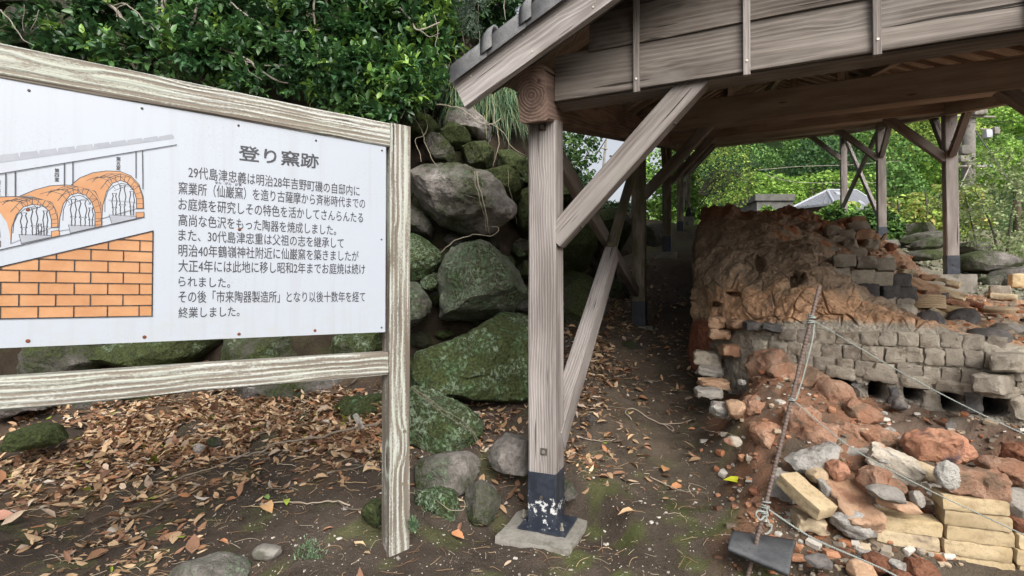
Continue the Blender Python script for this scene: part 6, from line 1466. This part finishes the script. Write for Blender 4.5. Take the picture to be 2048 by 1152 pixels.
C = palL[rl_.choice(9, n, p=pw)]*rl_.uniform(.65, 1.15, n)[:, None]
v, f = leaves_vf(P, A, Nn, L, L*rl_.uniform(.28, .55, n), rl_.uniform(-.35, .5, n), rl_.uniform(-.45, .45, n))
tag(obj('leaf_litter', mesh_data('leaf_litter', v, f, False, np.repeat(C, 8, 0)), M['leaf']), 'brown and tan dead leaves strewn over the soil', kind='stuff')
# straw, needles and thin twigs
N0 = 9000; x_ = rl_.uniform(-3.2, 1.9, N0); y_ = rl_.uniform(2.0, 6.5, N0); y_ = 2.0+(y_-2.0)*rl_.random(N0)**.5
z_ = ground_z(np.column_stack([x_, y_])); px_, py_ = ray_px(np.column_stack([x_, y_, z_])); keep = rl_.random(N0) < (.16+litter_density(px_, py_)*.65)*np.where((px_ > 1450), .25, 1)
Q = np.column_stack([x_, y_, z_])[keep]; VV, FF, CC_, k = [], [], [], 0
for q in Q:
    a = rl_.uniform(0, 6.28); L_ = rl_.uniform(.03, .13)*(2.2 if rl_.random() < .06 else 1); cur = rl_.normal()*1.2; r_ = rl_.uniform(.0007, .0019); pts = []; p = q+np.array([0, 0, .004]); n_ = 5
    for j in range(n_+1):
        pts.append(p); p = p+np.array([math.cos(a), math.sin(a), rl_.normal()*.12+(.16 if j < 2 else -.1)])*L_/n_; a += cur/n_
    v, f = tube(np.array(pts), r_, 3, False); VV.append(v); FF += [[i+k for i in t] for t in f]; k += len(v)
    c = np.array([[.46, .34, .20], [.35, .23, .13], [.22, .13, .08], [.52, .44, .33]])[rl_.integers(0, 4)]*rl_.uniform(.6, 1.1); CC_ += [c]*len(v)
tag(obj('straw_litter', mesh_data('straw_litter', np.concatenate(VV), np.array(FF), False, np.array(CC_)), M['leaf']), 'dry straw and fine twigs scattered over the soil', kind='stuff')
# single green and orange leaves that stand out
for i, (px, py, d, c, L_, lb) in enumerate([(1466,872,2.85,(.45,.46,.03),.11,'bright yellow leaf above the pink brick chip'),(574,964,2.72,(.32,.40,.05),.07,'yellow-green leaf on the bare soil'),(534,945,2.8,(.16,.26,.07),.06,'green pointed leaf left of the yellow-green one'),
      (535,972,2.7,(.50,.31,.15),.13,'long tan leaf beside the bare soil'),(1352,902,3.0,(.40,.19,.09),.09,'orange-brown maple-like leaf on the path'),(915,1040,2.55,(.44,.21,.10),.09,'orange leaf beside the pale stem loop'),(-5,985,2.75,(.46,.25,.18),.17,'large pinkish leaf at the left edge'),
      (1330,865,3.2,(.42,.22,.10),.11,'broad pale brown leaf on the path beside the dry stems'),(210,905,3.2,(.50,.33,.17),.12,'largest tan leaf in the left leaf heap')]):
    p = at(px, py, d); p.z = gz(p.x, p.y)+.025; a = rl_.uniform(0, 6.28)
    v, f = leaves_vf(np.array([[0, 0, 0.]]), np.array([[math.cos(a), math.sin(a), .15]]), np.array([[.1, -.5, 1.]]), np.array([L_]), np.array([L_*.5]), .2, .25)
    o = obj('fallen_leaf', mesh_data('fallen_leaf', v-v.mean(0), f, False, np.tile(np.array(c), (8, 1))), M['leaf']); o.location = p; tag(o, lb, 'leaf')
# small weeds by the sign post and on the stones
def wb(cx, cy, d, s): return lambda rn: tuple(at(cx+rn.normal()*s, cy+rn.normal()*s*1.2, d))
for cx, cy, d, s, n, lb in ((826,1050,2.36,6,260,'thin green moss tuft growing up the right foot of the sign post'),(620,1105,2.3,14,260,'grey-green lichen cushion on the soil under the sign'),(600,830,3.3,10,60,'small trailing green weed at the foot of the wall by the long branch'),(860,1000,2.62,14,200,'grey-green fern moss patch right of the sign post')):
    base = wb(cx, cy, d, s)
    def b2(rn, base=base): q = base(rn); return (q[0], q[1], max(q[2], gz(q[0], q[1])) if n > 60 else q[2])
    v, f, c_ = blades('', '', '', b2, n, rl_, (.012, .03), .004, lambda rn: np.array([rn.normal(), rn.normal()-.4, 1.2]), [np.array([.14, .24, .12]), np.array([.22, .32, .20])], 2, .4)
    q = v.mean(0); o = obj('moss_tuft', mesh_data('moss_tuft', v-q, f, False, c_), M['foliage']); o.location = q; tag(o, lb, 'moss', kind=None)

# ================================================================== FAR BACKGROUND
# wooded hill
hx_ = np.linspace(-10, 1, 60); HG = []
def hill_z(x, y):
    r = x/np.maximum(y, 1.); m = smooth01((r-.30)/.14)
    return 3.5+m*np.clip((y-38)*.62, 0, 75)*(.9+.25*fbm(np.column_stack([x*.02, y*.02, y*0]), 2))
xs = np.linspace(-60, 240, 150); ys = np.linspace(32, 190, 90); XX, YY = np.meshgrid(xs, ys); hz_ = hill_z(XX.ravel(), YY.ravel())-1.5
tag(obj('hill', mesh_data('hill', np.column_stack([XX.ravel(), YY.ravel(), hz_]), grid_faces(90, 150), True, np.tile([.03, .055, .02], (len(hz_), 1))), M['soil']), 'steep wooded hill across the valley', kind='structure')
def crown_mesh(name, blobs, n, size, pal, seed, ragged=.25):
    rn = np.random.default_rng(seed); bc_ = np.array([b[:3] for b in blobs]); br_ = np.array([b[3] for b in blobs]); w = br_**2; idx = rn.choice(len(bc_), n, p=w/w.sum())
    u = rand_unit(n, rn); r = br_[idx]*(1-ragged*rn.random(n)**1.5)*(1+.22*pnoise(u*3+idx[:, None]*5)); P = bc_[idx]+u*r[:, None]*np.array([1, 1, .8])
    dmin = np.min([np.linalg.norm((P-bc_[k])/np.array([1, 1, .8]), axis=1)/br_[k] for k in range(len(bc_))], axis=0); keep = dmin > .80; P, u = P[keep], u[keep]; n = len(P)
    nn_ = u+rn.normal(size=(n, 3))*.55+np.array([0, 0, .5]); A = np.cross(nn_, rn.normal(size=(n, 3))); L = rn.uniform(.6, 1.3, n)*size
    v, f = leaves_vf(P-A/np.linalg.norm(A, axis=1)[:, None]*L[:, None]/2, A, nn_, L, L*.75, .15, .1)
    c = np.array(pal)[rn.integers(0, len(pal), n)]*(1+.45*fbm(P/br_.mean()*.8, 3))[:, None]*rn.uniform(.75, 1.2, n)[:, None]
    return mesh_data(name, v, f, False, np.repeat(c, 8, 0))
def rblobs(rn, n, R, h):
    out = [(0, 0, h, R*.62)]
    for _ in range(n*4):
        u = rand_unit(1, rn)[0]; u[2] = abs(u[2])*1.1-.25; k = R*rn.uniform(.55, .95); out.append((u[0]*k, u[1]*k, h+u[2]*k*.85, R*rn.uniform(.20, .36)))
    return out
r5 = np.random.default_rng(5)
CR = [crown_mesh('crown', rblobs(r5, 11, 3.6, 5.), 6500, .30, p, 50+i) for i, p in enumerate([
  [(.22,.38,.07),(.30,.46,.09),(.15,.28,.05)], [(.34,.46,.10),(.42,.52,.13),(.24,.36,.08)], [(.06,.13,.05),(.085,.17,.06),(.04,.09,.04)], [(.12,.24,.06),(.17,.31,.08),(.08,.17,.05)], [(.17,.31,.08),(.26,.40,.11),(.11,.21,.06)]])]
tv, tf = tube([(0, 0, -2), (.1, 0, 2), (0, .1, 4.5)], [.35, .28, .16], 7); TR = mesh_data('trunk', tv, tf, True, np.tile([.12, .09, .07], (len(tv), 1)))
KL = ['mid green broadleaf', 'yellow-green broadleaf', 'dark evergreen', 'deep green rounded', 'soft green spreading']
rows_ = 0
for y in np.arange(44, 128, 6.2):
    for r in np.arange(.36, 1.22, 6.0/y):
        x = (r+r5.normal()*.012)*y; yy = y+r5.uniform(-2, 2); z = float(hill_z(np.array([x]), np.array([yy]))[0])
        if yy > 105 and r5.random() < .2: continue
        dark = pnoise(np.array([[x*.045, yy*.05, 3.]]))[0]+(yy-64)/60
        k = 2 if dark > .16 else (3 if dark > 0. else int(r5.choice([0, 1, 4, 3], p=[.35, .3, .25, .1])))
        tpx, tpy = ray_px(np.array([[x, yy, z+5.]])); tpx, tpy = float(tpx[0]), float(tpy[0])
        if not (1270 < tpx < 2110 and 150 < tpy < 470): continue
        where = 'left of the house' if tpx < 1590 else ('above the house roof' if tpx < 1690 else ('seen between the crossed braces' if tpx < 1760 else ('left of the nearest far post' if tpx < 1885 else ('behind the concrete pole' if tpx < 1965 else 'at the right edge'))))
        hgt = 'low' if yy < 56 else ('halfway up' if yy < 80 else 'high')
        o = empty('tree', (x, yy, z), f"{KL[k]} tree, {hgt} on the wooded hill {where}", 'tree', 'trees on the far hillside'); s = r5.uniform(.75, 1.15)
        if yy < 60:
            t = obj('trunk', TR, M['twig'], o); t.scale = (s, s, s)
        c = obj('crown', CR[k], M['foliage_far'], o); c.scale = (s*r5.uniform(.9, 1.15), s, s*r5.uniform(.8, 1.1)); c.rotation_euler = (0, 0, r5.uniform(0, 6.28))
# nearer bushes and trees beyond the shed
def bush(nm, lb, cat, blobs, n, size, pal, seed, wr=None, br=(), ragged=.3):
    bl = [(tuple(at(b[0], b[1], b[2])), b[3]) for b in blobs]; c0 = np.mean([b[0] for b in bl], axis=0); c0[2] = min(b[0][2]-b[1] for b in bl)
    rs = np.random.default_rng(seed+900); bl2 = []
    for b in bl:
        bl2.append((b[0], b[1]*.72))
        for _ in range(9):
            u = rand_unit(1, rs)[0]; u[1] -= .3; bl2.append((tuple(np.array(b[0])+u*b[1]*rs.uniform(.6, .95)), b[1]*rs.uniform(.2, .38)))
    bl = bl2
    root = empty(nm, tuple(c0), lb, cat); me = crown_mesh('crown', [(*(np.array(b[0])-c0), b[1]) for b in bl], n, size, pal, seed, ragged)
    o = obj('crown', me, M['foliage_far'], root)
    for i, (pts, r0, r1) in enumerate(br):
        P = catmull(np.array([tuple(at(*p)) for p in pts]), len(pts)*5)-c0; v, f = tube(P, np.linspace(r0, r1, len(P)), 5)
        obj('branch' if i or r0 < .05 else 'trunk', mesh_data('branch', v, f, True, np.tile([.05, .045, .035], (len(v), 1))), M['twig'], root)
    return root
YG = [(.36,.45,.10),(.27,.39,.08),(.44,.40,.14),(.19,.30,.07)]; OL = [(.26,.33,.15),(.19,.26,.11),(.33,.39,.20)]; BG = [(.20,.37,.09),(.14,.27,.06),(.28,.45,.10)]
bush('shrub', 'yellow and orange tinged shrub row filling the gap left of the nearest far post', 'shrub', [(1700,435,17,.5),(1740,440,16,.6),(1780,425,16,.8),(1800,445,15,.7),(1830,415,16,.8),(1850,445,15,.8),(1880,430,15,.8),(1910,420,15,.8),(1890,465,14,.5)], 9000, .13, YG, 61, br=[([(1800,520,14.5),(1800,450,14.8),(1795,400,15)],.05,.02),([(1850,520,14),(1855,440,14.5),(1850,380,15)],.05,.02)])
bush('shrub', 'dark leafy shrub at the foot of the crossed braces on the right', 'shrub', [(1750,458,13,.35),(1785,470,12.5,.35),(1710,445,13.5,.4),(1670,438,14,.35),(1735,440,14,.4),(1770,440,13,.3)], 5000, .10, [(.05,.12,.035),(.09,.19,.05),(.14,.26,.06)], 62)
bush('shrub', 'bright green shrub below the house roof with the skylights', 'shrub', [(1630,446,16,.35),(1600,438,18,.3),(1665,428,17,.42),(1690,425,16,.45),(1570,425,18,.25),(1535,428,18,.35)], 4500, .12, BG, 63)
bush('willow_shrub', 'feathery grey-green willow-like shrub at the right edge', 'shrub', [(1935,400,11,.75),(1980,380,11,.8),(2030,400,10.5,.8),(1960,450,10.5,.6),(2010,460,10,.7),(2060,430,10,.8),(2040,510,9.5,.5),(1995,510,10,.4),(1925,460,11,.4),(2075,540,9,.5)], 17000, .06, OL, 64, br=[([(2000,540,10),(1985,460,10.5),(1950,380,11)],.03,.01),([(2010,545,10),(2020,450,10.3),(2035,370,10.5)],.03,.01),([(1955,500,10.5),(1942,440,10.8),(1930,390,11)],.02,.008)], ragged=.6)
arch = []
for i in range(26):
    y0 = r5.uniform(380, 425); x1 = r5.uniform(1430, 1530); arch.append(([(1375+r5.uniform(-8, 8), 440, 19.5), (1400+r5.uniform(-10, 15), y0-20, 19.2), ((1400+x1)/2+5, y0-r5.uniform(25, 75), 18.8), (x1, y0-r5.uniform(5, 80), 18.5)], .018, .006))
bush('arching_tree', 'tree with many fine dark arching branches behind the kiln mound', 'tree', [(1425,350,19.5,.9),(1465,330,19,.9),(1490,375,19,.5),(1440,390,19,.55),(1480,405,18.5,.35),(1500,345,20,.4),(1405,310,20,.7),(1450,290,20,.6)], 7000, .085, YG[:2]+[(.14,.22,.05),(.08,.15,.03)], 65, br=arch, ragged=.7)
bush('tree', 'bright green tree glimpsed between the posts on the left side of the shed', 'tree', [(1320,330,17,1.0),(1300,390,16.5,.9),(1350,380,17,.9),(1280,350,17,.5),(1330,420,15.5,.6),(1390,420,16,.5)], 7000, .12, BG, 66)
bush('tree', 'dark green tree with sky behind it seen through the front left bracing', 'tree', [(1160,300,12,.45),(1150,350,12,.5),(1172,345,12.5,.25),(1185,285,12.5,.22),(1140,250,12,.7),(1205,268,12.5,.12),(1160,395,11.5,.4),(1120,300,11.5,.7)], 7000, .085, [(.045,.10,.03),(.07,.14,.04),(.10,.17,.05)], 67, br=[([(1185,320,12),(1205,290,12),(1222,262,12)],.02,.006)], ragged=.6)
# house with hipped metal roof
hs = empty('house', at(1655, 430, 32), 'low house with a grey hipped metal roof and white skylights', 'house')
e1, e2, e3, e4 = at(1586, 415, 30), at(1668, 420, 28.5), at(1790, 412, 33), at(1700, 408, 36)
zb = e1.z; base4 = [Vector((p.x, p.y, zb)) for p in (e1, e2, e3, e4)]; r1_, r2_ = at(1655, 381, 32), at(1712, 381, 33.5)
def sub(vs): return [tuple(Vector(q)-hs.location) for q in vs]
M['metal_roof'] = simple('grey_metal_roof', (.13, .14, .16), (.18, .19, .21), .75, 0, 4.); M['plaster'] = simple('dark_house_wall', (.10, .085, .075), (.15, .13, .11), .8, 0, 3.); M['skylight'] = simple('pale_skylight', (.34, .36, .40), (.42, .44, .47), .3, 0, 2.)
for poly in ([base4[0], base4[1], r1_], [base4[1], base4[2], r2_, r1_], [base4[2], base4[3], r2_], [base4[3], base4[0], r1_, r2_]):
    k = len(poly); v = sub(poly)+sub([Vector(q)-Z*.12 for q in poly]); f = [list(range(k)), list(range(2*k-1, k-1, -1))]+[[i, (i+1) % k, k+(i+1) % k, k+i][::-1] for i in range(k)]
    obj('roof', mesh_data('roof', v, f), M['metal_roof'], hs)
wv = sub([b+(sum(base4, Vector())/4-b)*.12 for b in base4]); wv2 = [(x, y, z-3.2) for x, y, z in wv]
obj('wall', mesh_data('wall', wv+wv2, [[i, 4+i, 4+(i+1) % 4, (i+1) % 4] for i in range(4)]), M['plaster'], hs)
for (a, b) in ((base4[1], r1_), (base4[0], r1_), (r1_, r2_), (base4[2], r2_)):
    v, f = tube([Vector(a)-hs.location+Z*.03, Vector(b)-hs.location+Z*.03], .07, 6); obj('ridge_cap', mesh_data('ridge_cap', v, f), M['skylight'], hs)
for t in np.linspace(.12, .88, 7):
    a = base4[0].lerp(base4[1], t); v, f = tube([a-hs.location+Z*.02, a.lerp(r1_, 1-abs(t-.5)*.2 if False else .0)+(Vector(r1_)-a)*.98*(1-abs(2*t-1))-hs.location+Z*.02], .025, 4); obj('seam', mesh_data('seam', v, f), M['metal_roof'], hs)
def onroof(s, t, lift): 
    a = base4[1].lerp(base4[2], s); b = r1_.lerp(r2_, s); return a.lerp(b, t)+Vector((-.1, -.3, 1)).normalized()*lift
for s0, s1, t0, t1 in ((.12, .30, .14, .34), (.16, .42, .60, .82), (.50, .60, .25, .42)):
    q = [onroof(s0, t0, .10), onroof(s1, t0, .10), onroof(s1, t1, .10), onroof(s0, t1, .10)]; q2 = [p-Vector((-.1, -.3, 1)).normalized()*.12 for p in q]
    v = sub(q)+sub(q2); obj('skylight', mesh_data('skylight', v, [[0, 1, 2, 3], [0, 4, 5, 1], [1, 5, 6, 2], [2, 6, 7, 3], [3, 7, 4, 0]]), M['skylight'], hs)
# concrete tank
M['tank'] = simple('weathered_concrete_tank', (.07, .07, .065), (.13, .13, .12), .9, 0, 3.)
cw = empty('concrete_tank', at(1552, 425, 24), 'square grey concrete tank behind the kiln mound', 'tank')
for nm, x0, x1, y0, y1, d in (('wall', 1514, 1586, 400, 440, 24), ('lid', 1511, 1590, 388, 401, 23.9)):
    a, b = at(x0, y1, d), at(x1, y0, d); v, f = boxvf((a.x, d, a.z), (b.x, d+2.4, b.z)); v = [tuple(Vector(q)-cw.location) for q in v]; obj(nm, mesh_data(nm, v, f), M['tank'], cw)
# utility poles and wires
def upole(lb, px, ya, yb, d, r0, arms):
    top_, bot = at(px+3, ya, d), at(px-3, yb, d); root = empty('utility_pole', bot-Z*2, lb, 'utility pole'); v, f = tube([bot-Z*2, bot, top_], [r0*1.1, r0, r0*.8], 14); obj('pole', mesh_data('pole', v-np.array(root.location), f, True), M['concrete'], root)
    for (py, x0, x1, th, m) in arms:
        v, f = tube([at(x0, py, d-r0), at(x1, py+2, d-r0)], th, 6); obj('crossarm', mesh_data('crossarm', v-np.array(root.location), f), M[m], root)
    return root
up_ = upole('thick concrete utility pole with crossarms behind the nearest far post', 1938, 150, 400, 26, .30, [(232,1888,1990,.05,'iron_light'),(258,1960,2000,.04,'iron_light'),(332,1915,1972,.06,'iron_light'),(330,1958,1985,.045,'skylight')])
for py, px, w_, h_ in ((268, 1975, 14, 18), (262, 1990, 12, 16), (300, 1930, 24, 20), (318, 1926, 20, 14), (225, 1958, 30, 12)):
    a = at(px, py, 25.6); v, f = block_vf(w_/FPX*25, .3, h_/FPX*25, .01, px, 5, 5.); o = obj('fitting', mesh_data('fitting', v, f, True), M['concrete'] if py != 268 else M['skylight'], up_); o.location = a-up_.location
for a, b in (((1940, 332), (1920, 375)), ((1940, 332), (1952, 378))):
    v, f = tube([at(a[0], a[1], 25.6), at(b[0], b[1], 25.6)], .035, 5); obj('stay', mesh_data('stay', v-np.array(up_.location), f), M['iron_light'], up_)
upole('thin distant utility pole against the white sky on the left', 1209, 280, 345, 30, .085, [(296,1203,1215,.04,'iron_light'),(312,1219,1233,.06,'iron')])
for i, (pts, lb) in enumerate([([(1951,262,25.5),(1990,320,22),(2020,365,20),(2060,410,18)],'dark cable running down right from the concrete pole'),([(1515,340,26),(1600,333,26),(1690,330,26),(1800,322,26)],'thin wire crossing the far wood above the house'),([(1530,350,26),(1590,364,26),(1680,366,26),(1760,365,26)],'lower thin wire crossing the far wood above the house'),([(1945,245,25.5),(2000,243,24),(2080,246,22)],'thin cable leaving the concrete pole to the right')]):
    P = catmull(np.array([tuple(at(*p)) for p in pts]), 24); v, f = tube(P, .014 if i else .03, 5); o = obj('wire', mesh_data('wire', v-P[0], f, True), M['iron'] if i in (0, 3) else M['iron_light']); o.location = P[0]; tag(o, lb, 'wire')
